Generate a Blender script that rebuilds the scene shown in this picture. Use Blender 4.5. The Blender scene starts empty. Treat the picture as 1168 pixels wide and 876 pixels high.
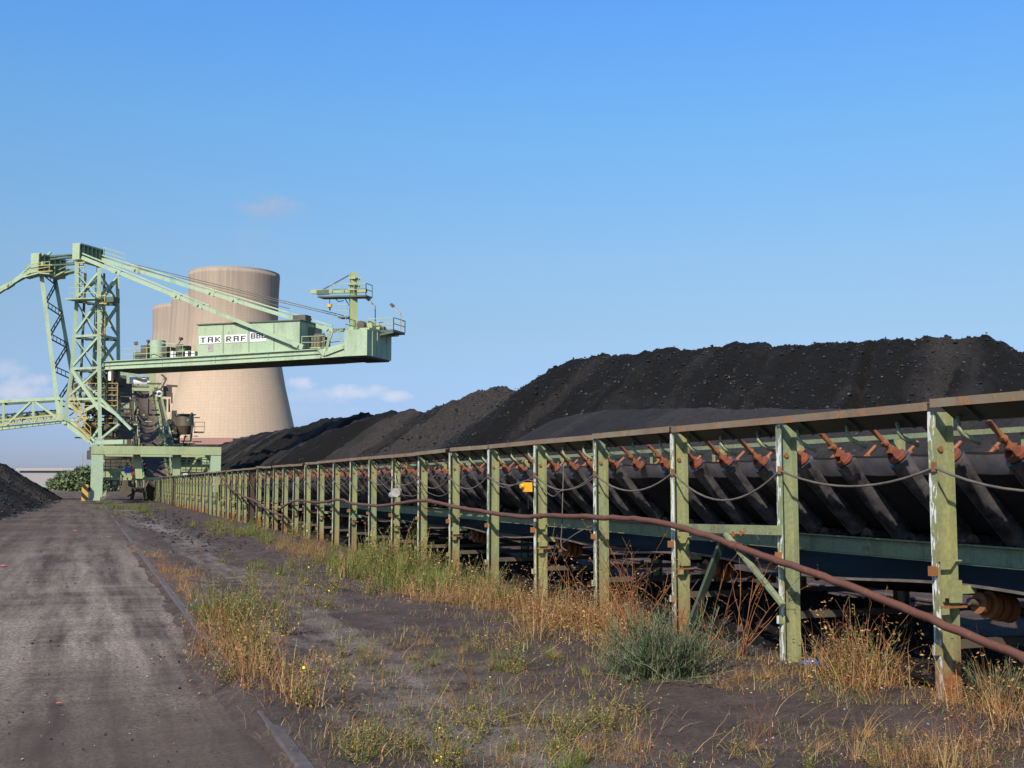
import bpy, math, random
import numpy as np
from mathutils import Vector, Matrix
random.seed(7)
rng = np.random.default_rng(7)
C = bpy.context.scene.collection
PI = math.pi
R = math.radians

# ------------------------------------------------------------------ camera
F = 1300.0                      # focal length in pixels of the 1168 px wide photograph
PITCH = math.atan(114 / F)
YAW = math.atan(484 / F * math.cos(PITCH))
EYE = Vector((0, 0, 1.6))
cam = bpy.data.cameras.new('camera')
camo = bpy.data.objects.new('camera', cam)
C.objects.link(camo)
camo.location = EYE
camo.rotation_euler = (PI / 2 + PITCH, 0, -YAW)
cam.sensor_width = 36
cam.lens = 36 * F / 1168
cam.clip_start = 0.1
cam.clip_end = 20000
bpy.context.scene.camera = camo
CR = camo.rotation_euler.to_matrix()

def ray(px, py):
    return CR @ Vector(((px - 584) / F, -(py - 438) / F, -1))
def onX(px, py, X):
    d = ray(px, py); return EYE + d * (X / d.x)
def onY(px, py, Y):
    d = ray(px, py); return EYE + d * (Y / d.y)
def onZ(px, py, z=0.0):
    d = ray(px, py); return EYE + d * ((z - EYE.z) / d.z)
def atD(px, py, D):
    return EYE + ray(px, py) * D

# ------------------------------------------------------------------ noise (numpy)
def _hash(ix, iy, seed):
    h = (ix.astype(np.int64) * 374761393 + iy.astype(np.int64) * 668265263 + seed * 982451653) & 0xffffffff
    h = ((h ^ (h >> 13)) * 1274126177) & 0xffffffff
    return ((h ^ (h >> 16)) & 0xffff) / 65535.0
def vnoise(x, y, seed=0):
    x = np.asarray(x, float); y = np.asarray(y, float)
    ix = np.floor(x); iy = np.floor(y)
    fx = x - ix; fy = y - iy
    fx = fx * fx * (3 - 2 * fx); fy = fy * fy * (3 - 2 * fy)
    a = _hash(ix, iy, seed); b = _hash(ix + 1, iy, seed)
    c = _hash(ix, iy + 1, seed); d = _hash(ix + 1, iy + 1, seed)
    return (a * (1 - fx) + b * fx) * (1 - fy) + (c * (1 - fx) + d * fx) * fy
def fbm(x, y, oct=4, seed=0):
    s = 0; a = .5
    for i in range(oct):
        s = s + a * (vnoise(x * 2 ** i, y * 2 ** i, seed + i * 17) - .5)
        a *= .5
    return s

# ------------------------------------------------------------------ mesh builder
class MB:
    def __init__(s):
        s.v = []; s.f = []; s.m = []; s.sm = []
    def add(s, vs, fs, m=0, smooth=False):
        b = len(s.v)
        s.v.extend([tuple(v) for v in vs])
        for f in fs:
            s.f.append(tuple(b + i for i in f)); s.m.append(m); s.sm.append(smooth)
    def box(s, lo, hi, m=0):
        x0, y0, z0 = lo; x1, y1, z1 = hi
        s.add([(x0,y0,z0),(x1,y0,z0),(x1,y1,z0),(x0,y1,z0),(x0,y0,z1),(x1,y0,z1),(x1,y1,z1),(x0,y1,z1)],
              [(0,3,2,1),(4,5,6,7),(0,1,5,4),(1,2,6,5),(2,3,7,6),(3,0,4,7)], m)
    def hexa(s, P, m=0):           # eight points: bottom four, top four, same winding as box
        s.add(P, [(0,3,2,1),(4,5,6,7),(0,1,5,4),(1,2,6,5),(2,3,7,6),(3,0,4,7)], m)
    def beam(s, p, q, w, h=None, m=0, up=None):
        h = h or w
        p = Vector(p); q = Vector(q); d = (q - p)
        if d.length < 1e-6: return
        d.normalize()
        up = Vector(up) if up else (Vector((0,0,1)) if abs(d.z) < .95 else Vector((0,1,0)))
        a = d.cross(up).normalized(); b = a.cross(d).normalized()
        a *= w / 2; b *= h / 2
        s.hexa([p-a-b, p+a-b, q+a-b, q-a-b, p-a+b, p+a+b, q+a+b, q-a+b], m)
    def ibeam(s, p, q, w, h, t=.1, m=0):
        s.beam(p, q, w * .12, h * .9, m)
        u = Vector((0, 0, h / 2 - t / 2))
        s.beam(Vector(p) + u, Vector(q) + u, w, t, m); s.beam(Vector(p) - u, Vector(q) - u, w, t, m)
    def tube(s, p, q, r, n=8, m=0, r2=None, caps=True, smooth=True):
        p = Vector(p); q = Vector(q); d = (q - p)
        if d.length < 1e-6: return
        d.normalize(); r2 = r if r2 is None else r2
        up = Vector((0,0,1)) if abs(d.z) < .9 else Vector((1,0,0))
        a = d.cross(up).normalized(); b = a.cross(d).normalized()
        vs = []
        for c, rr in ((p, r), (q, r2)):
            for i in range(n):
                t = 2 * PI * i / n
                vs.append(c + a * rr * math.cos(t) + b * rr * math.sin(t))
        fs = [(i, (i+1) % n, n + (i+1) % n, n + i) for i in range(n)]
        s.add(vs, fs, m, smooth)
        if caps:
            s.add(vs[:n], [tuple(reversed(range(n)))], m); s.add(vs[n:], [tuple(range(n))], m)
    def pipe(s, pts, r, n=8, m=0):
        pts = [Vector(p) for p in pts]; N = len(pts); vs = []
        for k in range(N):
            d = (pts[min(k+1, N-1)] - pts[max(k-1, 0)]).normalized()
            up = Vector((0,0,1)) if abs(d.z) < .95 else Vector((1,0,0))
            a = d.cross(up).normalized(); b = a.cross(d).normalized()
            for i in range(n):
                t = 2 * PI * i / n
                vs.append(pts[k] + a * r * math.cos(t) + b * r * math.sin(t))
        fs = []
        for k in range(N - 1):
            for i in range(n):
                fs.append((k*n+i, k*n+(i+1) % n, (k+1)*n+(i+1) % n, (k+1)*n+i))
        fs.append(tuple(reversed(range(n)))); fs.append(tuple(range((N-1)*n, N*n)))
        s.add(vs, fs, m, True)
    def sweep(s, prof, ys, m=0, smooth=True, zf=None):     # a profile in X,Z carried along Y
        n = len(prof); vs = []
        for k, y in enumerate(ys):
            dz = zf(y) if zf else 0
            for (x, z) in prof: vs.append((x, y, z + dz))
        fs = [(k*n+i, (k+1)*n+i, (k+1)*n+i+1, k*n+i+1) for k in range(len(ys)-1) for i in range(n-1)]
        s.add(vs, fs, m, smooth)
    def build(s, name, mats, parent=None, origin=(0,0,0), loc=None):
        me = bpy.data.meshes.new(name)
        o3 = np.array(origin)
        V = np.array(s.v, float).reshape(-1, 3) - o3
        me.from_pydata(V.tolist(), [], s.f)
        if not isinstance(mats, (list, tuple)): mats = [mats]
        for mm in mats: me.materials.append(mm)
        me.polygons.foreach_set('material_index', s.m)
        me.polygons.foreach_set('use_smooth', s.sm)
        me.update()
        o = bpy.data.objects.new(name, me); C.objects.link(o)
        if parent: o.parent = parent
        if loc is not None: o.location = loc
        elif not parent: o.location = origin
        return o

def tag(o, label=None, cat=None, group=None, kind=None):
    if label: o['label'] = label
    if cat: o['category'] = cat
    if group: o['group'] = group
    if kind: o['kind'] = kind
    return o
def empty(name, loc, label, cat, group=None):
    o = bpy.data.objects.new(name, None); C.objects.link(o); o.location = loc
    o.empty_display_size = .2
    return tag(o, label, cat, group)
def cp(o, parent=None, loc=None, rot=None, scale=None):
    c = o.copy(); C.objects.link(c)
    c.parent = parent
    if loc is not None: c.location = loc
    if rot is not None: c.rotation_euler = rot
    if scale is not None: c.scale = scale
    return c

# ------------------------------------------------------------------ materials
class NT:
    def __init__(s, nt): s.nt = nt; s.n = nt.nodes; s.l = nt.links
    def node(s, t, **k):
        n = s.n.new(t)
        for a, v in k.items():
            if a.startswith('i_'):
                key = a[2:]; key = int(key) if key.isdigit() else key.replace('_', ' ')
                n.inputs[key].default_value = v
            else: setattr(n, a, v)
        return n
    def link(s, a, b): s.l.new(a, b)
    def noise(s, vec, scale, detail=4, rough=.6, out='Fac'):
        n = s.node('ShaderNodeTexNoise'); n.inputs['Scale'].default_value = scale
        n.inputs['Detail'].default_value = detail; n.inputs['Roughness'].default_value = rough
        if vec is not None: s.link(vec, n.inputs['Vector'])
        return n.outputs[out]
    def mapping(s, vec, scale=(1,1,1), loc=(0,0,0), rot=(0,0,0)):
        n = s.node('ShaderNodeMapping'); n.inputs['Scale'].default_value = scale
        n.inputs['Location'].default_value = loc; n.inputs['Rotation'].default_value = rot
        s.link(vec, n.inputs['Vector']); return n.outputs[0]
    def ramp(s, fac, stops, mode='LINEAR'):
        n = s.node('ShaderNodeValToRGB'); cr = n.color_ramp; cr.interpolation = mode
        while len(cr.elements) < len(stops): cr.elements.new(.5)
        for e, (p, c) in zip(cr.elements, stops):
            e.position = p
            e.color = (c, c, c, 1) if isinstance(c, (int, float)) else (*c, 1)
        s.link(fac, n.inputs[0]); return n.outputs[0]
    def mix(s, fac, a, b, mode='MIX'):
        n = s.node('ShaderNodeMix', data_type='RGBA', blend_type=mode)
        for idx, v in ((0, fac), (6, a), (7, b)):
            if isinstance(v, (int, float)): n.inputs[idx].default_value = v
            elif isinstance(v, tuple): n.inputs[idx].default_value = (*v, 1) if len(v) == 3 else v
            else: s.link(v, n.inputs[idx])
        return n.outputs[2]
    def math(s, op, a, b=0.0, clamp=False, c=None):
        n = s.node('ShaderNodeMath', operation=op, use_clamp=clamp)
        for i, v in enumerate((a, b) + ((c,) if c is not None else ())):
            if isinstance(v, (int, float)): n.inputs[i].default_value = v
            else: s.link(v, n.inputs[i])
        return n.outputs[0]
    def bump(s, h, strength=.5, dist=.02):
        n = s.node('ShaderNodeBump'); n.inputs['Strength'].default_value = strength
        n.inputs['Distance'].default_value = dist; s.link(h, n.inputs['Height']); return n.outputs[0]

def newmat(name):
    m = bpy.data.materials.new(name); m.use_nodes = True
    t = NT(m.node_tree); b = t.n['Principled BSDF']
    return m, t, b
def coords(t, kind='Object'):
    return t.node('ShaderNodeTexCoord').outputs[kind]
def worldpos(t):
    return t.node('ShaderNodeNewGeometry').outputs['Position']

def paint(name, base, alt, rust=(.13,.045,.018), rust_amt=.5, scale=3.0, rough=.55, foot=False, dirt=.3, rnd=True):
    m, t, b = newmat(name)
    pos = worldpos(t)
    n1 = t.noise(pos, scale * .6, 3); n2 = t.noise(pos, scale * 2.3, 6, .7); n3 = t.noise(pos, scale * 14, 4, .7)
    col = t.mix(t.ramp(n1, [(.35, 0.0), (.65, 1.0)]), base, alt)
    if rnd:
        oi = t.node('ShaderNodeObjectInfo')
        col = t.mix(t.math('MULTIPLY', oi.outputs['Random'], .55), col, alt)
    col = t.mix(t.math('MULTIPLY', t.ramp(n3, [(.35, 1.0), (.7, 0.0)]), dirt), col, tuple(c * .5 for c in base))
    gr = t.noise(t.mapping(pos, (1, 1, .22)), scale * 1.7, 5, .7)
    col = t.mix(t.math('MULTIPLY', t.ramp(gr, [(.5, 0.0), (.72, 1.0)]), dirt), col, (.055,.05,.04))
    rm = t.ramp(n2, [(.72 - .22 * rust_amt, 0.0), (.80 - .22 * rust_amt, 1.0)])
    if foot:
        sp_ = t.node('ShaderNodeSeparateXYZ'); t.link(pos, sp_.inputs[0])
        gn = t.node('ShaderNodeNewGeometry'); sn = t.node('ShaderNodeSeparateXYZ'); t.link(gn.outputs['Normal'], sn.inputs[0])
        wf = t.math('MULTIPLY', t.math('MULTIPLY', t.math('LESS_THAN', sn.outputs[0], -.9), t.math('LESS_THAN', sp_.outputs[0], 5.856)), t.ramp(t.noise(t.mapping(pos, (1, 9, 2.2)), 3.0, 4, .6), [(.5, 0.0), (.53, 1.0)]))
        col = t.mix(wf, col, (.62,.64,.62))  # broken white patches on the outer left flange face
        sep = t.node('ShaderNodeSeparateXYZ'); t.link(pos, sep.inputs[0])
        fz = t.math('SUBTRACT', 1.0, t.math('DIVIDE', sep.outputs[2], .55), True)
        fz = t.math('MULTIPLY', fz, t.ramp(n2, [(.3, 0.0), (.62, 1.0)]))
        oi = t.node('ShaderNodeObjectInfo')
        fz = t.math('MULTIPLY', fz, t.math('MULTIPLY', oi.outputs['Random'], 2.2), True)
        rm = t.math('MAXIMUM', rm, fz)
    rc = t.mix(n3, rust, (rust[0] * 2.3, rust[1] * 2.3, rust[2] * 1.8))
    col = t.mix(rm, col, rc)
    t.link(col, b.inputs['Base Color'])
    t.link(t.mix(rm, (rough,)*3, (.9,)*3), b.inputs['Roughness'])
    t.link(t.bump(t.math('ADD', n3, rm), .35, .006), b.inputs['Normal'])
    return m
def plain(name, col, rough=.7, metal=0.0, var=.35, scale=6, alt=None, spec=None):
    m, t, b = newmat(name)
    pos = worldpos(t); n = t.noise(pos, scale, 5, .65)
    c = t.mix(t.ramp(n, [(.3, 0.0), (.7, 1.0)]), tuple(x * (1 - var) for x in col), alt or tuple(min(1, x * (1 + var)) for x in col))
    t.link(c, b.inputs['Base Color']); b.inputs['Roughness'].default_value = rough; b.inputs['Metallic'].default_value = metal
    if spec is not None: b.inputs['Specular IOR Level'].default_value = spec
    t.link(t.bump(n, .25, .01), b.inputs['Normal'])
    return m

M = {}
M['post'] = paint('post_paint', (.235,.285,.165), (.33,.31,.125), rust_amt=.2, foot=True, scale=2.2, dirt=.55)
M['green'] = paint('conveyor_green_paint', (.22,.275,.165), (.28,.29,.14), rust_amt=.55, scale=2.5, dirt=.6)
M['dark_post'] = paint('dark_post_paint', (.045,.035,.028), (.07,.05,.03), rust_amt=.6)
M['lip'] = paint('rusty_lip', (.25,.22,.15), (.20,.135,.085), rust=(.15,.075,.04), rust_amt=.9, scale=2.6)
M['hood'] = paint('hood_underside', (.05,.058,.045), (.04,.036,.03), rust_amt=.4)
M['orange'] = paint('rust_orange', (.34,.12,.04), (.19,.065,.028), rust_amt=.4, scale=9)
M['red'] = paint('bracket_red', (.30,.085,.03), (.17,.05,.028), rust_amt=.3, scale=9)
M['rustdisc'] = paint('rust_disc', (.40,.15,.045), (.20,.08,.03), rust_amt=.4, scale=9)
M['hose'] = paint('rust_pipe', (.095,.036,.026), (.145,.058,.038), rust_amt=.6, scale=5, rough=.6)
M['cable'] = plain('cable_grey', (.12,.10,.085), .6)
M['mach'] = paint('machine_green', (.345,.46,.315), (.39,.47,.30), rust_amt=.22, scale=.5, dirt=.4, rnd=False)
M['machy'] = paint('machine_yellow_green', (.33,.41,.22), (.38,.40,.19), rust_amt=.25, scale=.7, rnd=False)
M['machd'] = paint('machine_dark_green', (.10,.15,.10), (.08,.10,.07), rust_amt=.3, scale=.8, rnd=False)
M['steeld'] = paint('dusty_steel', (.075,.062,.05), (.12,.09,.06), rust_amt=.5, scale=1.2, rnd=False)
M['yellow'] = paint('yellow_rail', (.55,.40,.08), (.45,.36,.12), rust_amt=.3, scale=3, rnd=False)
M['black'] = plain('black_paint', (.02,.02,.022), .6)
M['white'] = plain('white_paint', (.78,.78,.76), .5, var=.08)
M['blue'] = plain('blue_paint', (.02,.10,.38), .35)
M['redp'] = plain('red_paint', (.45,.03,.03), .4)
M['ysw'] = plain('switch_yellow', (.75,.40,.03), .4, var=.15, scale=20)
M['beltbrown'] = plain('dusty_belt', (.085,.058,.045), .8, scale=1.5)
M['glass'] = plain('window_glass', (.03,.045,.05), .08)
M['rail'] = plain('rail_steel', (.085,.065,.06), .6, scale=8)
M['concrete_base'] = plain('grey_concrete', (.30,.28,.26), .9)

def belt_mat():
    m, t, b = newmat('belt_rubber')
    pos = worldpos(t); n = t.noise(pos, 3, 5, .6); n2 = t.noise(t.mapping(pos, (6, .35, 6)), 2, 4)
    c = t.mix(n, (.007,.007,.008), (.017,.015,.016)); c = t.mix(t.ramp(n2, [(.45, 0.0), (.7, .5)]), c, (.032,.028,.028)); b.inputs['Specular IOR Level'].default_value = .3
    t.link(c, b.inputs['Base Color']); t.link(t.ramp(n, [(.3, .45), (.7, .75)]), b.inputs['Roughness'])
    return m
M['belt'] = belt_mat()
M['retbelt'] = plain('return_belt_rubber', (.013,.0095,.008), .75, var=.5, scale=3, spec=.15)
M['beltedge'] = plain('sunlit_belt_edge', (.12,.112,.122), .45, var=.35, scale=5)  # sunlight on the belt rim, put into a lighter colour
def roller_mat():
    m, t, b = newmat('roller_steel')
    oc = coords(t, 'Object'); pos = worldpos(t)
    n = t.noise(pos, 7, 5, .6)
    t.link(t.mix(t.ramp(n, [(.35, 0.0), (.7, 1.0)]), (.042,.037,.040), (.19,.175,.18)), b.inputs['Base Color'])
    b.inputs['Metallic'].default_value = .45; b.inputs['Specular IOR Level'].default_value = .9
    t.link(t.ramp(n, [(.3, .18), (.7, .32)]), b.inputs['Roughness'])
    return m
M['roller'] = roller_mat()

def ground_mat():
    m, t, b = newmat('coal_dusted_soil')
    pos = worldpos(t)
    big = t.noise(pos, .45, 5, .6); mid = t.noise(pos, 2.2, 6, .7); fine = t.noise(pos, 28, 5, .75); vf = t.noise(pos, 95, 3, .8)
    streak = t.noise(t.mapping(pos, (1.3, .10, 1)), 1.0, 5, .6)
    c = t.mix(t.ramp(mid, [(.3, 0.0), (.72, 1.0)]), (.043,.031,.029), (.112,.083,.073))
    # pale worn gravel strip between the kerb rail and the conveyor
    sep = t.node('ShaderNodeSeparateXYZ'); t.link(pos, sep.inputs[0])
    band = t.math('MULTIPLY', t.math('SUBTRACT', 1.0, t.math('ABSOLUTE', t.math('DIVIDE', t.math('SUBTRACT', sep.outputs[0], 2.3), 1.3)), True), .8)
    pale = t.math('MULTIPLY', t.ramp(t.math('ADD', streak, t.math('MULTIPLY', t.math('SUBTRACT', mid, .5), .5)), [(.44, 0.0), (.64, 1.0)]), band)
    c = t.mix(pale, c, t.mix(fine, (.17,.145,.13), (.34,.30,.27)))
    grav = t.ramp(vf, [(.60, 0.0), (.68, 1.0)])
    c = t.mix(t.math('MULTIPLY', grav, t.ramp(big, [(.42, .05), (.62, .55)])), c, (.24,.22,.21))
    c = t.mix(t.math('MULTIPLY', t.ramp(fine, [(.35, 1.0), (.52, 0.0)]), .55), c, (.022,.018,.02))
    # far land: dusty, greener beyond the yard
    dist = t.node('ShaderNodeVectorMath', operation='LENGTH'); t.link(pos, dist.inputs[0])
    far = t.math('DIVIDE', t.math('SUBTRACT', dist.outputs['Value'], 170), 120, True)
    c = t.mix(far, c, t.mix(t.noise(pos, .02, 4), (.09,.085,.05), (.15,.12,.08)))
    t.link(c, b.inputs['Base Color']); b.inputs['Roughness'].default_value = .95
    b.inputs['Specular IOR Level'].default_value = .2
    t.link(t.bump(t.math('ADD', t.math('MULTIPLY', mid, .6), t.math('ADD', t.math('MULTIPLY', fine, .5), t.math('MULTIPLY', vf, .25))), .9, .035), b.inputs['Normal'])
    return m
def road_mat():
    m, t, b = newmat('dusted_road')
    pos = worldpos(t)
    wn = t.node('ShaderNodeTexNoise'); wn.inputs['Scale'].default_value = .5; t.link(pos, wn.inputs['Vector'])
    wv_ = t.node('ShaderNodeVectorMath', operation='MULTIPLY_ADD'); t.link(wn.outputs['Color'], wv_.inputs[0]); wv_.inputs[1].default_value = (.24, 1.2, 0); t.link(pos, wv_.inputs[2]); wp = wv_.outputs[0]
    s1 = t.noise(t.mapping(wp, (2.0, .06, 1)), 1.0, 5, .6); s2 = t.noise(t.mapping(wp, (5.5, .45, 1), (3, 7, 0)), 1.0, 5, .65)
    cross = t.noise(t.mapping(pos, (.3, 3.2, 1), rot=(0, 0, .22)), 1.0, 5, .65)
    big = t.noise(pos, .33, 4, .6); fine = t.noise(pos, 34, 5, .8); vf = t.noise(pos, 110, 3, .8)
    sep = t.node('ShaderNodeSeparateXYZ'); t.link(pos, sep.inputs[0])
    y = sep.outputs[1]; x = sep.outputs[0]
    # worn clean stretch some 9 to 20 m ahead; dust lies thicker before and after it
    near = t.math('DIVIDE', t.math('SUBTRACT', y, 7.5), 4.5, True); farf = t.math('DIVIDE', t.math('SUBTRACT', 42, y), 26, True)
    zone = t.math('MULTIPLY', near, farf)
    zone = t.math('MULTIPLY', t.math('ADD', t.math('MULTIPLY', zone, .85), .15), t.math('SUBTRACT', 1.0, t.math('MULTIPLY', t.math('ABSOLUTE', t.math('SUBTRACT', x, .1)), .22), True))
    f = t.math('ADD', t.math('ADD', t.math('MULTIPLY', s1, .55), t.math('MULTIPLY', s2, .25)), t.math('ADD', t.math('MULTIPLY', big, .12), t.math('MULTIPLY', cross, .25)))
    pale = t.math('MULTIPLY', t.ramp(f, [(.50, 0.0), (.66, 1.0)]), zone)
    pale = t.math('MULTIPLY', pale, t.ramp(fine, [(.30, .35), (.55, 1.0)]))
    pale = t.math('ADD', pale, t.math('MULTIPLY', t.ramp(s2, [(.5, 0.0), (.7, .08)]), 1.0), True)
    dust = t.mix(t.ramp(t.math('ADD', t.math('MULTIPLY', big, .5), t.math('MULTIPLY', s1, .5)), [(.38, 0.0), (.62, 1.0)]), (.050,.035,.030), (.112,.082,.068))
    conc = t.mix(t.ramp(fine, [(.38, 0.0), (.62, 1.0)]), (.12,.095,.08), (.42,.355,.30))
    c = t.mix(pale, dust, conc)
    c = t.mix(t.math('MULTIPLY', t.ramp(vf, [(.58, 0.0), (.66, 1.0)]), .22), c, (.30,.28,.26))
    c = t.mix(t.math('MULTIPLY', t.ramp(fine, [(.35, 1.0), (.5, 0.0)]), .5), c, (.04,.032,.032))
    t.link(c, b.inputs['Base Color']); b.inputs['Roughness'].default_value = .93
    b.inputs['Specular IOR Level'].default_value = .2
    t.link(t.bump(t.math('ADD', t.math('MULTIPLY', cross, .5), t.math('ADD', t.math('MULTIPLY', fine, .5), t.math('MULTIPLY', vf, .3))), .7, .02), b.inputs['Normal'])
    return m
def coal_mat():
    m, t, b = newmat('coal')
    pos = worldpos(t); att = t.node('ShaderNodeAttribute', attribute_name='tone')
    fine = t.noise(pos, 5.5, 6, .78); vf = t.noise(pos, 22, 4, .8); mid = t.noise(pos, 1.2, 4, .6)
    f = t.math('ADD', att.outputs['Fac'], t.math('MULTIPLY', t.math('SUBTRACT', mid, .5), .5))
    c = t.mix(t.ramp(f, [(.25, 0.0), (.8, 1.0)]), (.0075,.0066,.007), (.082,.067,.062))
    c = t.mix(t.math('MULTIPLY', t.ramp(fine, [(.40, 1.0), (.55, 0.0)]), .5), c, (.006,.006,.007))
    vor = t.node('ShaderNodeTexVoronoi'); vor.inputs['Scale'].default_value = 2.6; t.link(pos, vor.inputs['Vector'])
    sp = t.math('MULTIPLY', t.ramp(vor.outputs['Distance'], [(.07, 1.0), (.12, 0.0)]), t.ramp(t.noise(pos, .5, 3), [(.52, 0.0), (.66, 1.0)]))
    c = t.mix(sp, c, (.30,.27,.25))
    t.link(c, b.inputs['Base Color']); b.inputs['Roughness'].default_value = .8
    b.inputs['Specular IOR Level'].default_value = .3
    t.link(t.bump(t.math('ADD', fine, t.math('MULTIPLY', vf, .5)), 1.0, .30), b.inputs['Normal'])
    return m
def concrete_tower():
    m, t, b = newmat('tower_concrete')
    uv = coords(t, 'UV')
    br = t.node('ShaderNodeTexBrick'); br.offset = 0; br.inputs['Scale'].default_value = 1
    br.inputs['Mortar Size'].default_value = .07; br.inputs['Brick Width'].default_value = 1.6; br.inputs['Row Height'].default_value = 1.6
    br.inputs['Color1'].default_value = (.45,.335,.24,1); br.inputs['Color2'].default_value = (.48,.36,.26,1); br.inputs['Mortar'].default_value = (.36,.27,.19,1)
    br.inputs['Mortar Smooth'].default_value = .5
    t.link(uv, br.inputs['Vector'])
    st = t.noise(t.mapping(uv, (.55, .012, 1)), 1.0, 5, .65); bl = t.noise(t.mapping(uv, (.05, .03, 1)), 1.0, 4, .6)
    sep = t.node('ShaderNodeSeparateXYZ'); t.link(uv, sep.inputs[0])
    up = t.math('DIVIDE', t.math('SUBTRACT', sep.outputs[1], 55), 55, True)
    c = t.mix(t.math('MULTIPLY', t.ramp(st, [(.42, 1.0), (.6, 0.0)]), t.math('ADD', .07, t.math('MULTIPLY', up, .5))), br.outputs['Color'], (.19,.155,.13))
    c = t.mix(t.math('MULTIPLY', t.ramp(bl, [(.4, 0.0), (.65, 1.0)]), .35), c, (.38,.29,.21))
    c = t.mix(t.math('MULTIPLY', up, .5), c, (.25,.21,.18))
    t.link(c, b.inputs['Base Color']); b.inputs['Roughness'].default_value = .9
    return m
def leaf(name, c1, c2, rough=.6, trans=.25):
    m, t, b = newmat(name)
    oi = t.node('ShaderNodeObjectInfo'); pos = worldpos(t)
    wn = t.node('ShaderNodeTexWhiteNoise'); isl = t.node('ShaderNodeNewGeometry')
    n = t.noise(pos, 14, 2)
    f = t.math('ADD', t.math('MULTIPLY', isl.outputs['Random Per Island'], .7), t.math('MULTIPLY', n, .3))
    c = t.mix(f, c1, c2)
    t.link(c, b.inputs['Base Color']); b.inputs['Roughness'].default_value = rough
    b.inputs['Specular IOR Level'].default_value = .25
    return m
M['ground'] = ground_mat(); M['road'] = road_mat(); M['coal'] = coal_mat(); M['tower'] = concrete_tower()
M['straw'] = leaf('dry_straw', (.20,.105,.04), (.46,.31,.14))
M['rusty_straw'] = leaf('rusty_dry_stems', (.11,.04,.02), (.34,.15,.055))
M['grass'] = leaf('green_grass', (.035,.075,.012), (.15,.20,.04))
M['olive'] = leaf('olive_grass', (.05,.07,.015), (.19,.18,.045))
M['bushg'] = leaf('bush_green', (.035,.075,.03), (.09,.13,.06))
M['greyleaf'] = leaf('grey_leaf', (.11,.12,.065), (.22,.21,.13))
M['flower'] = plain('yellow_flower', (.80,.62,.02), .6, var=.1)
M['treeleaf'] = leaf('tree_leaf', (.09,.13,.055), (.16,.20,.095))  # haze put into the colour: distant leaves painted paler
M['bark'] = plain('bark', (.10,.075,.05), .9)
M['stone'] = plain('pale_stone', (.30,.28,.26), .9, var=.3, scale=30)
M['coalstone'] = plain('coal_lump', (.0105,.0095,.010), .6, var=.4, scale=20)
M['orange_scrap'] = plain('orange_plastic', (.50,.14,.07), .6)

# ------------------------------------------------------------------ ground
def gh(x, y):
    x = np.asarray(x, float); y = np.asarray(y, float)
    onroad = 1 / (1 + np.exp(-(x - 1.0 - .12 * (vnoise(y * .9, y * 0 + 2, 61) - .5)) / .04))
    bury = .10 * np.clip(vnoise(y * .35, y * 0 + 4, 62) * 1.6 - .25, 0, 1) * np.exp(-((x - 1.25) / .28) ** 2)
    n = fbm(x * .7, y * .7, 3, 3) * .10 + fbm(x * 3.1, y * 3.1, 4, 9) * .065
    mound = .07 * np.exp(-((x - 5.55) / .5) ** 2) + .03 * np.exp(-((x - 1.6) / .35) ** 2)
    fade = np.exp(-np.maximum(0, np.hypot(x, y) - 60) / 60)
    left = 1 / (1 + np.exp((x + 4.0) / .3))
    return (onroad * (n + mound + bury) + left * n) * fade - .012 * (1 - onroad)
def axis(fine0, fine1, step, lo, hi, growth=1.13):
    a = list(np.arange(fine0, fine1 + 1e-6, step))
    s = step; x = a[-1]
    while x < hi: s *= growth; x += s; a.append(min(x, hi) if x > hi else x)
    s = step; x = a[0]; b = []
    while x > lo: s *= growth; x -= s; b.append(x)
    return np.array(b[::-1] + a)
def grid_mesh(xs, ys, zf, name, mat, keep=None, tone=None, origin=(0,0,0), parent=None, smooth=True):
    Xg, Yg = np.meshgrid(xs, ys, indexing='ij')
    Z = zf(Xg, Yg)
    nx, ny = Xg.shape
    V = np.stack([Xg, Yg, Z], -1).reshape(-1, 3)
    idx = np.arange(nx * ny).reshape(nx, ny)
    Fq = np.stack([idx[:-1, :-1], idx[1:, :-1], idx[1:, 1:], idx[:-1, 1:]], -1).reshape(-1, 4)
    if keep is not None:
        k = keep(Xg, Yg, Z).reshape(-1)
        Fq = Fq[k[Fq].any(1)]
        used = np.unique(Fq); remap = -np.ones(len(V), int); remap[used] = np.arange(len(used))
        Fq = remap[Fq]; V = V[used]
        if tone is not None: tn = tone(Xg, Yg).reshape(-1)[used]
    elif tone is not None: tn = tone(Xg, Yg).reshape(-1)
    V = V - np.array(origin)
    me = bpy.data.meshes.new(name)
    me.from_pydata(V.tolist(), [], Fq.tolist()); me.materials.append(mat)
    me.polygons.foreach_set('use_smooth', [smooth] * len(me.polygons))
    if tone is not None:
        a = me.attributes.new('tone', 'FLOAT', 'POINT'); a.data.foreach_set('value', tn.astype(np.float32))
    me.update()
    o = bpy.data.objects.new(name, me); C.objects.link(o); o.location = origin
    if parent: o.parent = parent
    return o
gx = axis(-1.5, 9.5, .07, -6000, 6000, 1.12); gy = axis(4.0, 26.0, .07, -3000, 9000, 1.045)
tag(grid_mesh(gx, gy, gh, 'ground', M['ground']), kind='structure')
rx = np.linspace(-4.0, 1.06, 60); ry = axis(3.0, 30, .12, -20, 300, 1.06)
tag(grid_mesh(rx, ry, lambda x, y: .012 + fbm(x * 1.3, y * .35, 3, 40) * .05 + fbm(x * 5, y * 5, 3, 44) * .016 + 0 * x, 'road', M['road']), kind='structure')

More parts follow.
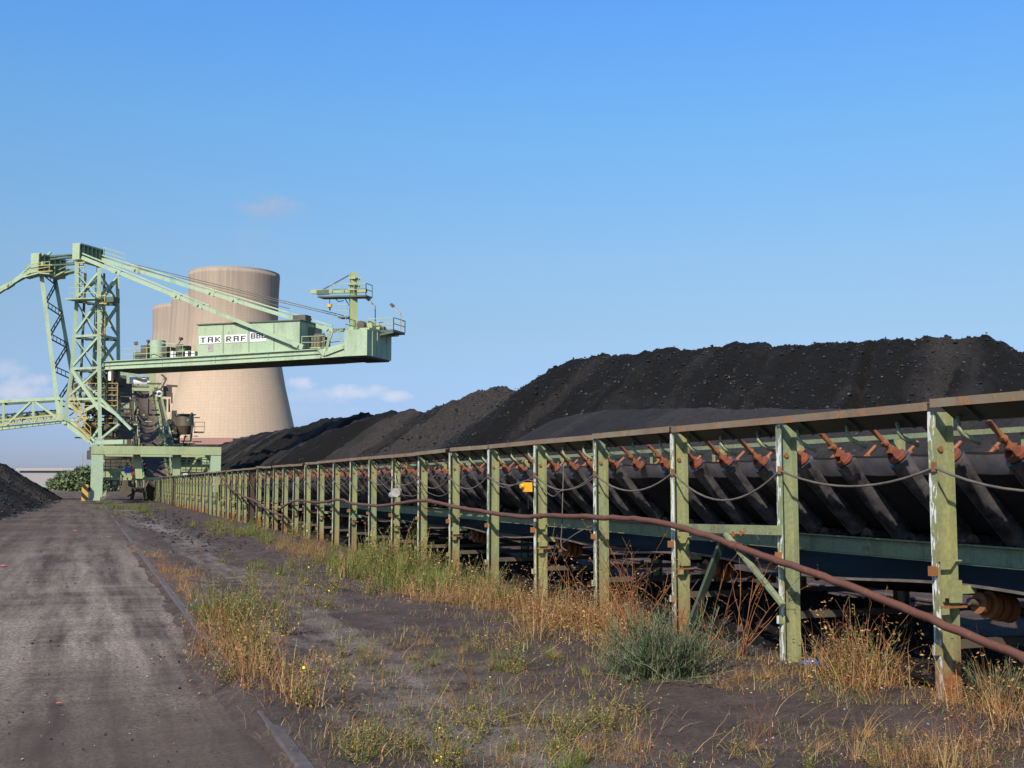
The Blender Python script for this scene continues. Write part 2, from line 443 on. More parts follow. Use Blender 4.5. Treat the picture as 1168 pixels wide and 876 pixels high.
# crane rail, sunk in its dusted kerb
def rail_at(X, label, place):
    mb = MB()
    ys = [1.0 + .5 * k for k in range(30)] + [16 + 4 * k for k in range(60)]
    prof = [(X-.03, -.1), (X-.03, .035), (X-.05, .045), (X-.05, .062), (X-.035, .075), (X+.035, .075), (X+.05, .062), (X+.05, .045), (X+.03, .035), (X+.03, -.1)]
    mb.sweep(prof, ys, 0, False)
    o = mb.build('crane_rail', M['rail'], origin=(X, 6, 0))
    tag(o, label, 'rail', 'rails of the travelling machine')
rail_at(1.16, 'rusty steel rail sunk in coal dust along the edge of the road, overgrown by weeds', 0)
rail_at(10.55, 'rusty rail on the far side of the conveyor, under the machine legs', 1)

# ------------------------------------------------------------------ coal piles
def seg_profile(poly, slope, rib=.5, seed=0, ribf=.45, lump=.45):
    P = np.array(poly, float)
    def prof(x, y):
        best = np.full(x.shape, -50.0); S = np.zeros(x.shape); acc = 0
        for a, b in zip(P[:-1], P[1:]):
            d = b[:2] - a[:2]; L = np.hypot(*d)
            t = np.clip(((x - a[0]) * d[0] + (y - a[1]) * d[1]) / L ** 2, 0, 1)
            qx = a[0] + t * d[0]; qy = a[1] + t * d[1]
            dist = np.hypot(x - qx, y - qy)
            ang = np.arctan2(y - qy, x - qx)
            s = acc + t * L + ang * 2.2 * ((t <= 0) | (t >= 1))
            rb = rib * (np.abs(((s * ribf + vnoise(s * .2, s * 0, seed + 5) * 1.6) % 1) - .5) * -1.2 + .3) + rib * .9 * (vnoise(s * .33, s * 0 + 3, seed) - .5)
            h = a[2] + t * (b[2] - a[2]) + rb * np.minimum(1, .12 + dist / 4) - slope * (np.sqrt(dist ** 2 + .7) - .6)
            w = h > best
            best = np.where(w, h, best); S = np.where(w, s, S); acc += L
        return best, S
    def zf(x, y):
        h, s = prof(x, y)
        return h + fbm(x * .55, y * .55, 4, seed + 1) * lump * 1.5 + fbm(x * 2.4, y * 2.4, 3, seed + 2) * lump * 1.3
    def tone(x, y):
        h, s = prof(x, y)
        n = vnoise(s * .22, s * 0 + 1.5, seed + 7); n2 = vnoise(s * 1.1, s * 0 + 8.5, seed + 8)
        return np.clip(.22 + (n - .5) * 1.7 + (n2 - .5) * .8 + fbm(x * .3, y * .3, 3, seed + 4) * .7, 0, 1)
    return zf, tone
def pr(px, py, X):
    p = onX(px, py, X); return (p.x, p.y, p.z)
def pile(name_label, poly, slope, xs, ys, seed, origin, rib=.5, lump=.45, group=None, tadd=0.0, ribf=.45):
    zf, tone = seg_profile(poly, slope, rib, seed, ribf, lump)
    t2 = (lambda x, y: np.clip(tone(x, y) + tadd, 0, 1))
    o = grid_mesh(xs, ys, zf, 'coal_pile', M['coal'], keep=lambda x, y, z: z > -.25, tone=t2, origin=origin, smooth=False)
    tag(o, name_label, 'coal pile', group); return zf
A = [pr(1290, 425, 44), pr(1175, 402, 42), pr(1120, 380, 40.5), pr(1000, 385, 37), pr(860, 391, 33), pr(760, 399, 30), pr(662, 403, 27.5)]
big = pile('largest black coal pile with the highest ridge, behind the near end of the conveyor', A, .74,
     np.arange(12, 62, .22), np.arange(10, 90, .22), 11, (30, 50, 0), rib=1.0, lump=.5)
Bp = [pr(640, 424, 26.5), pr(610, 437, 26), pr(560, 447, 25.6), pr(500, 463, 25)]
mid1 = pile('coal pile with pale specks and a lower ridge just left of the big one', Bp, .70,
     np.arange(12, 42, .3), np.arange(50, 112, .3), 23, (25, 75, 0), rib=1.3, lump=.55, tadd=.3)
Cp = [pr(478, 467, 25), pr(420, 471, 24.5), pr(370, 479, 24)]
pile('middle coal pile in the distance, between the pale-specked one and the farthest one', Cp, .68,
     np.arange(11, 42, .4), np.arange(75, 160, .4), 31, (24, 110, 0), rib=1.6, lump=.5, tadd=.15)
Dp = [pr(350, 485, 23.5), pr(300, 494, 23), pr(256, 506, 22.5), pr(225, 513, 22)]
pile('farthest coal pile, running up to the foot of the big cooling tower', Dp, .66,
     np.arange(9, 42, .5), np.arange(120, 300, .6), 37, (23, 180, 0), rib=1.2, lump=.5, tadd=.15)
E = [(19.5, -6, 3.0), (19.5, 8, 3.2), pr(1040, 459, 18.5), pr(860, 461, 18.5), pr(700, 462, 18), pr(655, 470, 17.6)]
pile('low smooth bank of brown coal dust in front of the big pile', E, .60,
     np.arange(12, 28, .2), np.arange(-12, 66, .2), 43, (18, 30, 0), rib=.10, lump=.12, tadd=.55, ribf=.2)
Lp = [(-12.0, 40, 4.6), (-10.3, 80, 4.3), (-9.3, 132, 4.0)]
left = pile('coal pile on the far side of the road from the conveyor', Lp, .66,
     np.arange(-24, -2, .22), np.arange(30, 150, .3), 53, (-10, 90, 0), rib=.5, lump=.45, tadd=.28)

# loose coal lumps on the pile faces and at their feet (uncountable)
def lumps(name, mat, pts, label, cat, origin):
    mb = MB()
    for (x, y, z, s) in pts:
        o = []
        for k in range(6):
            ax = [(1,0,0),(-1,0,0),(0,1,0),(0,-1,0),(0,0,1),(0,0,-1)][k]
            q = s * random.uniform(.6, 1.2)
            o.append((x + ax[0]*q + random.uniform(-.3,.3)*s, y + ax[1]*q + random.uniform(-.3,.3)*s, z + ax[2]*q*.75))
        mb.add(o, [(0,2,4),(2,1,4),(1,3,4),(3,0,4),(2,0,5),(1,2,5),(3,1,5),(0,3,5)])
    ob = mb.build(name, mat, origin=origin); tag(ob, label, cat, kind='stuff'); return ob
pts = []
xs_ = rng.uniform(14, 44, 70000); ys_ = rng.uniform(20, 90, 70000)
for zf, sc in ((big, 1.0), (mid1, 1.0)):
    zz = zf(xs_, ys_)
    for x, y, z in zip(xs_, ys_, zz):
        if z > .2 and random.random() < .34: pts.append((x, y, z, random.choice([.04, .05, .06, .08, .12]) * random.uniform(.7, 1.2)))
lumps('coal_lumps', M['coalstone'], pts, 'loose lumps of coal lying on the pile slopes', 'coal lumps', (30, 50, 0))
pts = []
xs_ = rng.uniform(-9, -2.2, 5000); ys_ = rng.uniform(40, 110, 5000); zz = left(xs_, ys_)
for x, y, z in zip(xs_, ys_, zz):
    if z > -.4: pts.append((x, y, max(z, 0), random.uniform(.03, .13)))
lumps('coal_lumps', M['coalstone'], pts, 'loose lumps of coal along the foot of the left pile', 'coal lumps', (-6, 70, 0))
pts = []
for k in range(11000):
    Y = 5 + 45 * random.random() ** 1.8; X = random.uniform(-3, 9)
    if 1 < X < 1.4 or (X < 1 and random.random() < .55): continue
    z = float(gh(X, Y)) if X > 1.2 else .014
    pts.append((X, Y, z + .002, random.choice([.004, .005, .006, .008, .013]) * random.uniform(.7, 1.3)))
lumps('gravel', M['coalstone'], pts[:int(len(pts)*.66)], 'small dark coal crumbs scattered over the ground', 'gravel', (2, 15, 0))
lumps('gravel', M['stone'], [(a, b, c, d * .8) for a, b, c, d in pts[int(len(pts)*.66):]], 'small pale stones scattered over the ground', 'gravel', (2, 15, 0))
pts = []
for k in range(900):
    Y = random.uniform(28, 75); X = random.gauss(3.2, .9)
    if 1.4 < X < 5.6: pts.append((X, Y, float(gh(X, Y)), random.choice([.02, .035, .06]) * random.uniform(.7, 1.5)))
lumps('gravel', M['coalstone'], pts, 'coarse coal lumps spilled in the strip between rail and conveyor', 'gravel', (3, 45, 0))

# ------------------------------------------------------------------ conveyor
PX = 5.85; PW = .172; S = 2.005; Y0 = 6.80; N0, N1 = -2, 63
XF = 8.70
YA, YB = Y0 + S * N0 - .6, Y0 + S * N1
conv = empty('belt_conveyor', (PX, Y0, 0), 'long pale green belt conveyor on steel posts, running away from the right foreground', 'conveyor')
CO = (PX, Y0, 0)
def channel_post(mb, x0, y, w, zt, zb=-.3, d=.078, t=.011, mirror=False):
    yw = y + d
    mb.box((x0, yw - t, zb), (x0 + w, yw, zt))                       # web at the back
    mb.box((x0, y, zb), (x0 + t, yw - t, zt - .0)); mb.box((x0 + w - t, y, zb), (x0 + w, yw - t, zt))
mb = MB(); channel_post(mb, PX, Y0, PW, 2.135)
mb.tube((PX+.095, Y0+.078-.011, 1.86), (PX+.095, Y0+.05, 1.86), .022, 10, 1)      # rusty bolt head
mb.box((PX-.045, Y0+.012, .36), (PX-.001, Y0+.05, .43)); mb.box((PX-.05, Y0+.012, .93), (PX-.001, Y0+.05, .99), 1)
mb.box((PX-.02, Y0-.012, 1.69), (PX-.002, Y0+.03, 1.76), 1)
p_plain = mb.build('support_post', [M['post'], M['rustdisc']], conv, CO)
mb = MB(); channel_post(mb, PX, Y0, PW, 2.135)
mb.tube((PX+.095, Y0+.067, 1.86), (PX+.095, Y0+.05, 1.86), .022, 10, 1)
mb.box((PX-.045, Y0+.012, .36), (PX-.001, Y0+.05, .43)); mb.box((PX-.06, Y0+.012, .93), (PX-.001, Y0+.05, 1.0), 1)
mb.box((PX-.02, Y0-.012, 1.69), (PX-.002, Y0+.03, 1.76), 1)
mb.box((PX-.01, Y0-.03, 1.035), (PX+PW+.01, Y0-.003, 1.045))         # little shelf of the return idler bracket
mb.box((PX+.02, Y0-.035, .80), (PX+PW+.13, Y0-.026, .86)); mb.box((PX+.02, Y0-.026, .80), (PX+PW+.13, Y0-.003, .809))
mb.box((PX+.05, Y0-.06, .74), (PX+.15, Y0-.036, .90)); mb.box((PX+.0, Y0-.05, .70), (PX+.2, Y0-.003, .715), 1)
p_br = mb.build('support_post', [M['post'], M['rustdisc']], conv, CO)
tag(p_br, 'pale green channel post nearest the camera, with bracket and broken white patches on its edge')
posts = {}
near_n = list(range(N0, N1))
for n in near_n:
    if n == 0: posts[n] = p_br; continue
    if n == 1: p_plain.location = (0, S, 0); posts[n] = p_plain; continue
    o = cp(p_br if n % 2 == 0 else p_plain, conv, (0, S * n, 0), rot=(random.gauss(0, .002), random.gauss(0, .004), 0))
    if 'label' in o: del o['label']
    posts[n] = o
for n in (19, 40):
    mb = MB(); channel_post(mb, PX - .03, Y0 + S * n - .02, PW + .05, 2.12)
    me_o = posts[n]; posts[n] = mb.build('support_post', M['dark_post'], conv, CO); bpy.data.objects.remove(me_o)
    if n == 19: posts[n]['label'] = 'dark rust-brown post among the green ones'
# far row of posts: 35 as parts, the rest one part
mb = MB(); channel_post(mb, XF, Y0, PW, 2.16)
fp = mb.build('support_post', M['post'], conv, CO)
for n in range(N0, 33):
    if n == 0: continue
    cp(fp, conv, (0, S * n, 0))
mb = MB()
for n in range(33, N1): channel_post(mb, XF, Y0 + S * n, PW, 2.16)
tag(mb.build('support_post', M['post'], conv, CO), kind='stuff')

# hood strips: one sheet per bay, with lit lip, ribs beneath
mb = MB()
x0 = PX - .035
Lb = S - .028
y0 = Y0 + .04
mb.box((x0, y0, 2.142), (x0 + .006, y0 + Lb, 2.205), 0)                                   # lip
mb.box((x0 + .006, y0, 2.199), (x0 + .05, y0 + Lb, 2.205), 0)
ya_ = y0 + .05; yb_ = y0 + Lb - .06
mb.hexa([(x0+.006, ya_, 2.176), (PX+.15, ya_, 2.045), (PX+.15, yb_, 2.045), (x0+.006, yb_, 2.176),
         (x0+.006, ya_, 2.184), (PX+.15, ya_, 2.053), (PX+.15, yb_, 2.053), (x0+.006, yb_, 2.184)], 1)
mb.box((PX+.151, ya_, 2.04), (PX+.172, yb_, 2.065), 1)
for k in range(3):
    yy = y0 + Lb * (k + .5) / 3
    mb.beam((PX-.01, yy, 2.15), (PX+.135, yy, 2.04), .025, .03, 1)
hood0 = mb.build('hood_panel', [M['lip'], M['hood']], conv, CO)
for n in range(N0, N1 - 1):
    if n == 0: continue
    cp(hood0, conv, (random.gauss(0, .006), S * n, random.gauss(0, .007)), rot=(random.gauss(0, .004), random.gauss(0, .01), 0))
# side beams
mb = MB()
def side_beam(mb, xo, sgn, y, L):
    mb.box((min(xo, xo+sgn*.055), y, 1.093), (max(xo, xo+sgn*.055), y+L, 1.104)); mb.box((min(xo, xo+sgn*.055), y, .935), (max(xo, xo+sgn*.055), y+L, .944))
    mb.box((min(xo+sgn*.049, xo+sgn*.056), y, .9445), (max(xo+sgn*.049, xo+sgn*.056), y+L, 1.0925))
side_beam(mb, PX+.95, 1, Y0+.09, S-.004)
sb = mb.build('side_beam', M['green'], conv, CO)
for n in range(N0, N1 - 1):
    if n != 0: cp(sb, conv, (0, S * n, 0))
mb = MB(); side_beam(mb, XF - .01, -1, YA, YB - YA)
mb.build('side_beam', M['green'], conv, CO)
mb = MB(); mb.box((XF - .055, YA, 2.11), (XF - .004, YB, 2.165)); mb.build('top_rail', M['green'], conv, CO)
# cross bars between the two rows
mb = MB(); mb.box((PX+PW+.002, Y0+.0, .40), (XF-.002, Y0+.06, .46))
cb = mb.build('cross_bar', M['steeld'], conv, CO)
for n in range(N0, N1):
    if n: cp(cb, conv, (0, S * n, 0))

# belts
XC = (PX + PW + XF) / 2
near_prof = [(6.36, 1.83), (6.385, 1.76), (6.44, 1.68), (6.60, 1.535), (6.80, 1.34), (6.98, 1.205), (7.10, 1.185), (XC, 1.175)]
prof = near_prof + [(2*XC - x, z) for x, z in reversed(near_prof[:-1])]
ysb = np.arange(YA, YB, .167).tolist()
mb = MB(); 
sagc = lambda y: -.012 * math.sin(PI * (((y - Y0 - .33) / (S/3)) % 1)) ** 2
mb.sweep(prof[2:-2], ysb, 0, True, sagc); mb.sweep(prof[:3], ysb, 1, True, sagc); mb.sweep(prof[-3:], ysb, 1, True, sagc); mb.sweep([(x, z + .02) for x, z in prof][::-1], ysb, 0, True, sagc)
for (x, z) in (prof[0], prof[-1]):
    mb.sweep([(x, z), (x, z + .02)] if x < 7 else [(x, z + .02), (x, z)], ysb, 0, False, sagc)
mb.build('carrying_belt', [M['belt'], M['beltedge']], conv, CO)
rp = [(6.10, .845), (6.35, .80), (6.85, .715), (XC, .69), (2*XC-6.85, .715), (2*XC-6.35, .80), (2*XC-6.10, .845)]
sagr = lambda y: -.075 * math.sin(PI * (((y - Y0) / (2*S)) % 1)) ** 2
mb = MB(); mb.sweep(rp, ysb, 0, True, sagr); mb.sweep([(x, z + .022) for x, z in rp][::-1], ysb, 0, True, sagr)
mb.sweep([(rp[0][0], rp[0][1]), (rp[0][0], rp[0][1] + .022)], ysb, 1, False, sagr)
mb.sweep([(rp[-1][0], rp[-1][1] + .022), (rp[-1][0], rp[-1][1])], ysb, 1, False, sagr)
mb.build('return_belt', [M['retbelt'], M['cable']], conv, CO)

# idler sets: hanger rods > rollers, end brackets
def hang_mesh(mb, y, s=1):
    f = (lambda x: x) if s == 1 else (lambda x: 2 * XC - x)
    mb.tube((f(6.04), y, 2.05), (f(6.275), y, 1.845), .023, 8, 0)
    mb.tube((f(6.14), y, 1.935), (f(6.185), y, 1.925), .034, 8, 0)
    mb.box((min(f(6.20), f(6.27)), y-.03, 1.845), (max(f(6.20), f(6.27)), y+.03, 1.90), 0)
def hook_mesh(mb, y):
    pts = [(6.03, y+.05, 2.10), (5.985, y+.05, 2.105), (5.945, y+.03, 2.07), (5.935, y+.01, 2.01), (5.965, y, 1.965), (6.03, y-.02, 1.93), (6.08, y-.05, 1.90)]
    mb.pipe(pts, .019, 7, 1)
def roller_mesh(mb, p, q):
    mb.tube(p, q, .098, 22); d = (Vector(q) - Vector(p)).normalized()
    mb.tube(Vector(p) - d * .03, Vector(q) + d * .03, .024, 8)
def bracket_mesh(mb, y, s=1):
    f = (lambda x: x) if s == 1 else (lambda x: 2 * XC - x)
    p = Vector((f(6.275), y, 1.83)); q = Vector((f(6.295), y, 1.808))
    mb.tube(p, q, .078, 18, 0)
    mb.box((min(f(6.22), f(6.29)), y - .045, 1.80), (max(f(6.22), f(6.29)), y - .035, 1.87)); mb.box((min(f(6.22), f(6.29)), y + .035, 1.80), (max(f(6.22), f(6.29)), y + .045, 1.87))
def roller_pts(y):
    return ((6.305, y, 1.795), (6.90, y, 1.175)), ((6.99, y, 1.075), (2*XC-6.99, y, 1.075)), ((2*XC-6.305, y, 1.795), (2*XC-6.90, y, 1.175))
yi = Y0 + .33
mb = MB(); hang_mesh(mb, yi); setm = mb.build('idler_set', [M['orange'], M['green']], conv, CO)
subs = []
mb = MB(); hang_mesh(mb, yi, -1); subs.append(mb.build('hanger_rod', M['orange'], setm, CO))
mb = MB(); hook_mesh(mb, yi + .17); subs.append(mb.build('hook', [M['orange'], M['green']], setm, CO))
for (p, q) in roller_pts(yi):
    mb = MB(); roller_mesh(mb, p, q); subs.append(mb.build('roller', M['roller'], setm, CO))
for s in (1, -1):
    mb = MB(); bracket_mesh(mb, yi, s); subs.append(mb.build('end_bracket', M['red'], setm, CO))
k0, kmax = 3 * N0, 3 * N0 + 99
for k in range(k0, kmax):
    if k == 0: continue
    dy_ = S / 3 * k + random.gauss(0, .03); rz_ = random.gauss(0, .035); c = cp(setm, conv, (-math.sin(rz_) * -.33, dy_, random.gauss(0, .006)), rot=(0, random.gauss(0, .006), rz_))
    for q_, s in enumerate(subs):
        if k in (8, 17, 23) and q_ == 2: continue
        cp(s, c)
mb = MB(); mr = MB()
for k in range(kmax, 3 * (N1 - 1)):
    y = yi + S / 3 * k; hang_mesh(mb, y); hook_mesh(mb, y + .17)
    (p, q) = roller_pts(y)[0]; mr.tube(p, q, .088, 10)
tag(mb.build('idler_set', [M['orange'], M['green']], conv, CO), kind='stuff')
tag(mr.build('roller', M['roller'], conv, CO), kind='stuff')
# return idlers with rusty discs, every second post
mb = MB()
def ret(mb, y, s):
    A_ = Vector((6.14 if s == 1 else 2*XC - 6.14, y, .735)); B_ = Vector((7.1 if s == 1 else 2*XC - 7.1, y, .555)); D_ = (B_ - A_).normalized()
    mb.tube(A_, B_, .03, 8, 1)
    for k in range(4):
        c = A_ + D_ * (.11 + .085 * k); mb.tube(c - D_ * .024, c + D_ * .024, .105 if k else .08, 16)
r0 = []
for sd in (1, -1):
    mb = MB(); ret(mb, Y0 + .03, sd); r0.append(mb.build('return_idler', [M['rustdisc'], M['steeld']], conv, CO))
for n in range(N0, N1 - 1, 2):
    if n:
        for r_ in r0: cp(r_, conv, (0, S * n, 0))
# tie and braces between second and third post
mb = MB(); X = PX - .035
def bx(p, q, w=.085, h=.085, m=0): mb.beam(onX(*p, X), onX(*q, X), w * .5, h, m, up=(0, 0, 1))
bx((776, 602), (889, 605), h=.085)
mb2 = MB()
X2 = PX - .075
mb2.beam(onX(828, 609, X2), onX(893, 690, X2), .03, .052, up=(1, 0, 0))
mb3 = MB(); mb3.beam(onX(826, 612, X2 + .16), onX(786, 716, X2 + .16), .04, .07, up=(1, 0, 0)); mb3.build('diagonal_brace', M['machd'], conv, CO)  # left brace: its shade is painted in with a darker green
mb.build('tie_bar', M['green'], conv, CO); mb2.build('diagonal_brace', M['green'], conv, CO)
mb = MB(); 
for px, py in ((836, 609), (845, 608)): 
    p = onX(px, py, X - .03); mb.tube(p, p + Vector((.02, 0, 0)), .028, 10)
mb.build('gusset_bolts', M['rustdisc'], conv, CO)
# yellow pull switch, grey pull switch, small junction box
mb = MB(); p = onX(602, 556, PX - .10)
mb.box((p.x-.06, p.y-.05, p.z-.06), (p.x+.05, p.y+.06, p.z+.07)); mb.tube((p.x-.07, p.y, p.z+.02), (p.x-.11, p.y, p.z+.02), .035, 10)
mb.tube((p.x, p.y, p.z-.06), (p.x+.05, p.y+.1, p.z-.3), .008, 6, 1); mb.beam((p.x+.04, p.y, p.z), (PX+.02, p.y+.25, p.z), .02, .04, 1)
tag(mb.build('pull_switch', [M['ysw'], M['black']], conv, CO), 'yellow emergency pull switch on a post')
mb = MB(); p = onX(452, 563, PX - .1)
mb.box((p.x-.09, p.y-.09, p.z-.07), (p.x+.08, p.y+.09, p.z+.10)); mb.tube((p.x-.06, p.y-.2, p.z+.02), (p.x-.02, p.y-.09, p.z+.02), .09, 10)
mb.tube((p.x, p.y+.15, p.z-.03), (p.x, p.y+.35, p.z-.03), .07, 10); mb.beam((p.x, p.y, p.z), (PX+.02, p.y+.1, p.z), .03, .04)
mb.pipe([(p.x, p.y, p.z+.1), (p.x, p.y+.1, p.z+.4), (p.x+.1, p.y+.3, p.z+.25), (p.x+.05, p.y+.5, p.z-.1)], .012, 6)
tag(mb.build('pull_switch', M['concrete_base'], conv, CO), 'grey pull switch with curled wires on a post further away')
mb = MB(); p = onX(246, 553, PX - .1); mb.box((p.x-.1, p.y-.3, p.z-.35), (p.x+.1, p.y+.3, p.z+.4)); mb.tube((p.x-.11, p.y, p.z), (p.x-.14, p.y, p.z), .06, 8)
mb.build('control_box', M['post'], conv, CO)

# brown pipe draped along the posts
HX = PX - .10
hp = [(1330,820),(1240,782),(1168,750),(1079,713),(1000,681),(940,658),(880,637),(834,621),(807,611),(765,599),(724,592),(680,590),(623,588),(601,590),(575,587),(548,583),(520,578),(502,574),(483,571),(456,574),(431,577),(400,574),(388,570),(363,573),(339,571),(326,576),(317,583)]
P = [onX(a, b, HX) for a, b in hp]
def smooth_path(P, k=5):
    out = []
    for i in range(len(P) - 1):
        p0 = P[max(i-1, 0)]; p1 = P[i]; p2 = P[i+1]; p3 = P[min(i+2, len(P)-1)]
        for j in range(k):
            t = j / k
            out.append(.5 * ((2*p1) + (p2-p0)*t + (2*p0-5*p1+4*p2-p3)*t*t + (3*p1-p0-3*p2+p3)*t**3))
    out.append(P[-1]); return out
mb = MB(); SPp = smooth_path(P); SPp = [p + Vector((random.gauss(0,.003), 0, random.gauss(0,.004))) for p in SPp]; mb.pipe(SPp, .032, 10)
for kk in (9, 34, 61, 88, 115): mb.tube(SPp[kk], SPp[kk] + (SPp[kk+1] - SPp[kk]).normalized() * .12, .041, 12)
tag(mb.build('pipe', M['hose'], origin=tuple(P[4])), 'long rust-brown pipe draped across the fronts of the conveyor posts', 'pipe')
mb = MB(); P = [onX(a, b, HX - .02) for a, b in ((252,543),(262,556),(275,565),(290,571),(303,580),(315,586),(322,588))]
mb.pipe(smooth_path(P), .04, 8)
tag(mb.build('pipe', M['hose'], origin=tuple(P[3])), 'short brown pipe end sagging from the distant conveyor posts', 'pipe')
# sagging wire
mb = MB()
pts = []
for n in range(N0, 40):
    za = 1.72; ya = Y0 + S * n; sag = random.choice([.13, .14, .2, .28]) if n not in (-1, 0) else .14
    if n == -1: sag = .17
    for k in range(12):
        t = k / 12; pts.append((PX - .012 - .0 * t, ya + S * t, za - sag * 4 * t * (1 - t) + (0 if n < 12 else .0)))
mb.pipe(pts, .0105, 6)
tag(mb.build('wire', M['cable'], origin=(PX, Y0, 1.7)), 'thin grey pull wire sagging from post to post of the conveyor', 'wire')
# wires hanging in front of the fifth and fourth post
mb = MB()
def wire(px_list, X, r=.007):
    mb.pipe(smooth_path([onX(a, b, X) for a, b in px_list], 5), r, 5)
wire([(643,530),(642,560),(641,600),(640,622),(646,628)], PX-.05, .009)
wire([(641,620),(660,607),(680,598)], PX-.05, .009)
wire([(560,545),(575,556),(600,548),(613,552),(630,566),(640,560),(660,556),(678,545)], PX-.07, .008)
wire([(470,540),(480,556),(500,566),(515,560)], PX-.07); wire([(430,545),(446,560),(470,566),(480,560)], PX-.07)
tag(mb.build('loose_wires', M['cable'], origin=tuple(onX(643, 560, PX))), 'loose thin wires dangling from the middle conveyor posts near the yellow switch', 'wires')

# blue crumpled wrappers at the foot of the second post
def crumple(px, py, s, mat, label, name='plastic_wrapper', cat='litter'):
    p = onZ(px, py, .05); mb = MB(); n = 9; V = []
    for i in range(n):
        for j in range(n):
            a = (i / (n-1) - .5) * 2; b = (j / (n-1) - .5) * 2
            V.append((p.x + a * s + random.gauss(0, s*.12), p.y + b * s * .8 + random.gauss(0, s*.12), float(gh(p.x, p.y)) + s * .45 * (1.2 - a*a - b*b) * .7 + abs(random.gauss(0, s*.28))))
    mb.add(V, [(i*n+j, (i+1)*n+j, (i+1)*n+j+1, i*n+j+1) for i in range(n-1) for j in range(n-1)])
    tag(mb.build(name, mat, origin=tuple(p)), label, cat)
m, t, b = newmat('blue_wrapper'); n_ = t.noise(worldpos(t), 22, 3)
t.link(t.mix(t.ramp(n_, [(.58, 0.0), (.64, 1.0)], 'LINEAR'), (.01,.12,.36), (.55,.65,.62)), b.inputs['Base Color']); b.inputs['Roughness'].default_value = .2
crumple(924, 757, .08, m, 'crumpled shiny blue wrapper against the rusty foot of the second post')
crumple(941, 757, .06, m, 'smaller crumpled blue and white wrapper right of the other one')
for (px, py, s, lb) in ((85, 606, .10, 'flat orange-red scrap furthest up the road'), (125, 613, .09, 'flat orange scrap close to the rail, up the road'), (4, 646, .08, 'orange-red scrap at the left edge of the road'), (67, 803, .02, 'tiny pinkish scrap on the road in the foreground')):
    p = onZ(px, py, .02); mb = MB()
    hs = s * .6
    V = [(p.x + s*math.cos(a)*random.uniform(.6,1.3), p.y + s*math.sin(a)*random.uniform(.6,1.5), .028 + random.uniform(0,.3)*hs) for a in np.linspace(0, 2*PI, 9)[:-1]]
    mb.add(V + [(p.x, p.y, .03 + hs*.4)], [(i, (i+1) % 8, 8) for i in range(8)])
    tag(mb.build('scrap', M['orange_scrap'], origin=tuple(p)), lb, 'litter')

spill = lambda x, y: -.12 + .42 * np.exp(-((x - 7.3) / 1.05) ** 2) * (.5 + vnoise(x * .7, y * .5, 71)) + fbm(x * 3, y * 3, 4, 72) * .16
tag(grid_mesh(np.arange(6.0, 8.9, .09), np.concatenate([np.arange(2, 30, .09), np.arange(30, 132, .4)]), spill, 'spilled_coal', M['coal'], keep=lambda x, y, z: z > -.06, tone=lambda x, y: np.clip(.15 + fbm(x, y, 3, 74), 0, 1), origin=(7.3, 12, 0), smooth=False), 'spilled fine coal heaped under the belts', 'spilled coal', kind='stuff')
pts = []
for k in range(2600):
    Y = 3 + 40 * random.random() ** 1.5; X = random.gauss(7.0, .8)
    if 6.0 < X < 8.8: pts.append((X, Y, float(spill(np.array([X]), np.array([Y]))[0]) + .0, random.choice([.015, .025, .04, .06])))
lumps('coal_lumps', M['coalstone'], pts, 'coal lumps lying on the spill under the belts', 'coal lumps', (7, 12, 0))
# ------------------------------------------------------------------ plants
def blade(mb, x, y, z, L, az, lean, w, m=0, segs=4, curl=1.0):
    P = []; dx, dy = math.cos(az), math.sin(az); px, py, pz = x, y, z; a = lean * .3
    ox, oy = -dy, dx
    for k in range(segs + 1):
        ww = w * (1 - .85 * k / segs) / 2
        P.append((px - ox * ww, py - oy * ww, pz)); P.append((px + ox * ww, py + oy * ww, pz))
        a += lean * curl * .9 / segs + random.gauss(0, .09)
        st = L / segs; px += dx * math.sin(a) * st; py += dy * math.sin(a) * st; pz += math.cos(a) * st
        az += random.gauss(0, .12); dx, dy = math.cos(az), math.sin(az)
    mb.add(P, [(2*k, 2*k+1, 2*k+3, 2*k+2) for k in range(segs)], m)
    return (px, py, pz)
def leafq(mb, p, s, m=0):
    a = Vector((random.gauss(0,1), random.gauss(0,1), random.gauss(0,.6))).normalized(); b = a.cross(Vector((random.gauss(0,1), random.gauss(0,1), random.gauss(0,1)))).normalized()
    p = Vector(p); mb.add([p, p + a*s*.5 + b*s*.22, p + a*s, p + a*s*.5 - b*s*.22], [(0,1,2,3)], m)
def flower(mb, p, s, m):
    p = Vector(p); nrm = Vector((random.gauss(-.3,.4), random.gauss(-.4,.4), 1)).normalized()
    a = nrm.orthogonal().normalized(); b = nrm.cross(a)
    ring = [p + (a*math.cos(t) + b*math.sin(t))*s for t in np.linspace(0, 2*PI, 9)[:-1]]
    mb.add(ring + [p + nrm*s*.35], [(i, (i+1) % 8, 8) for i in range(8)], m)
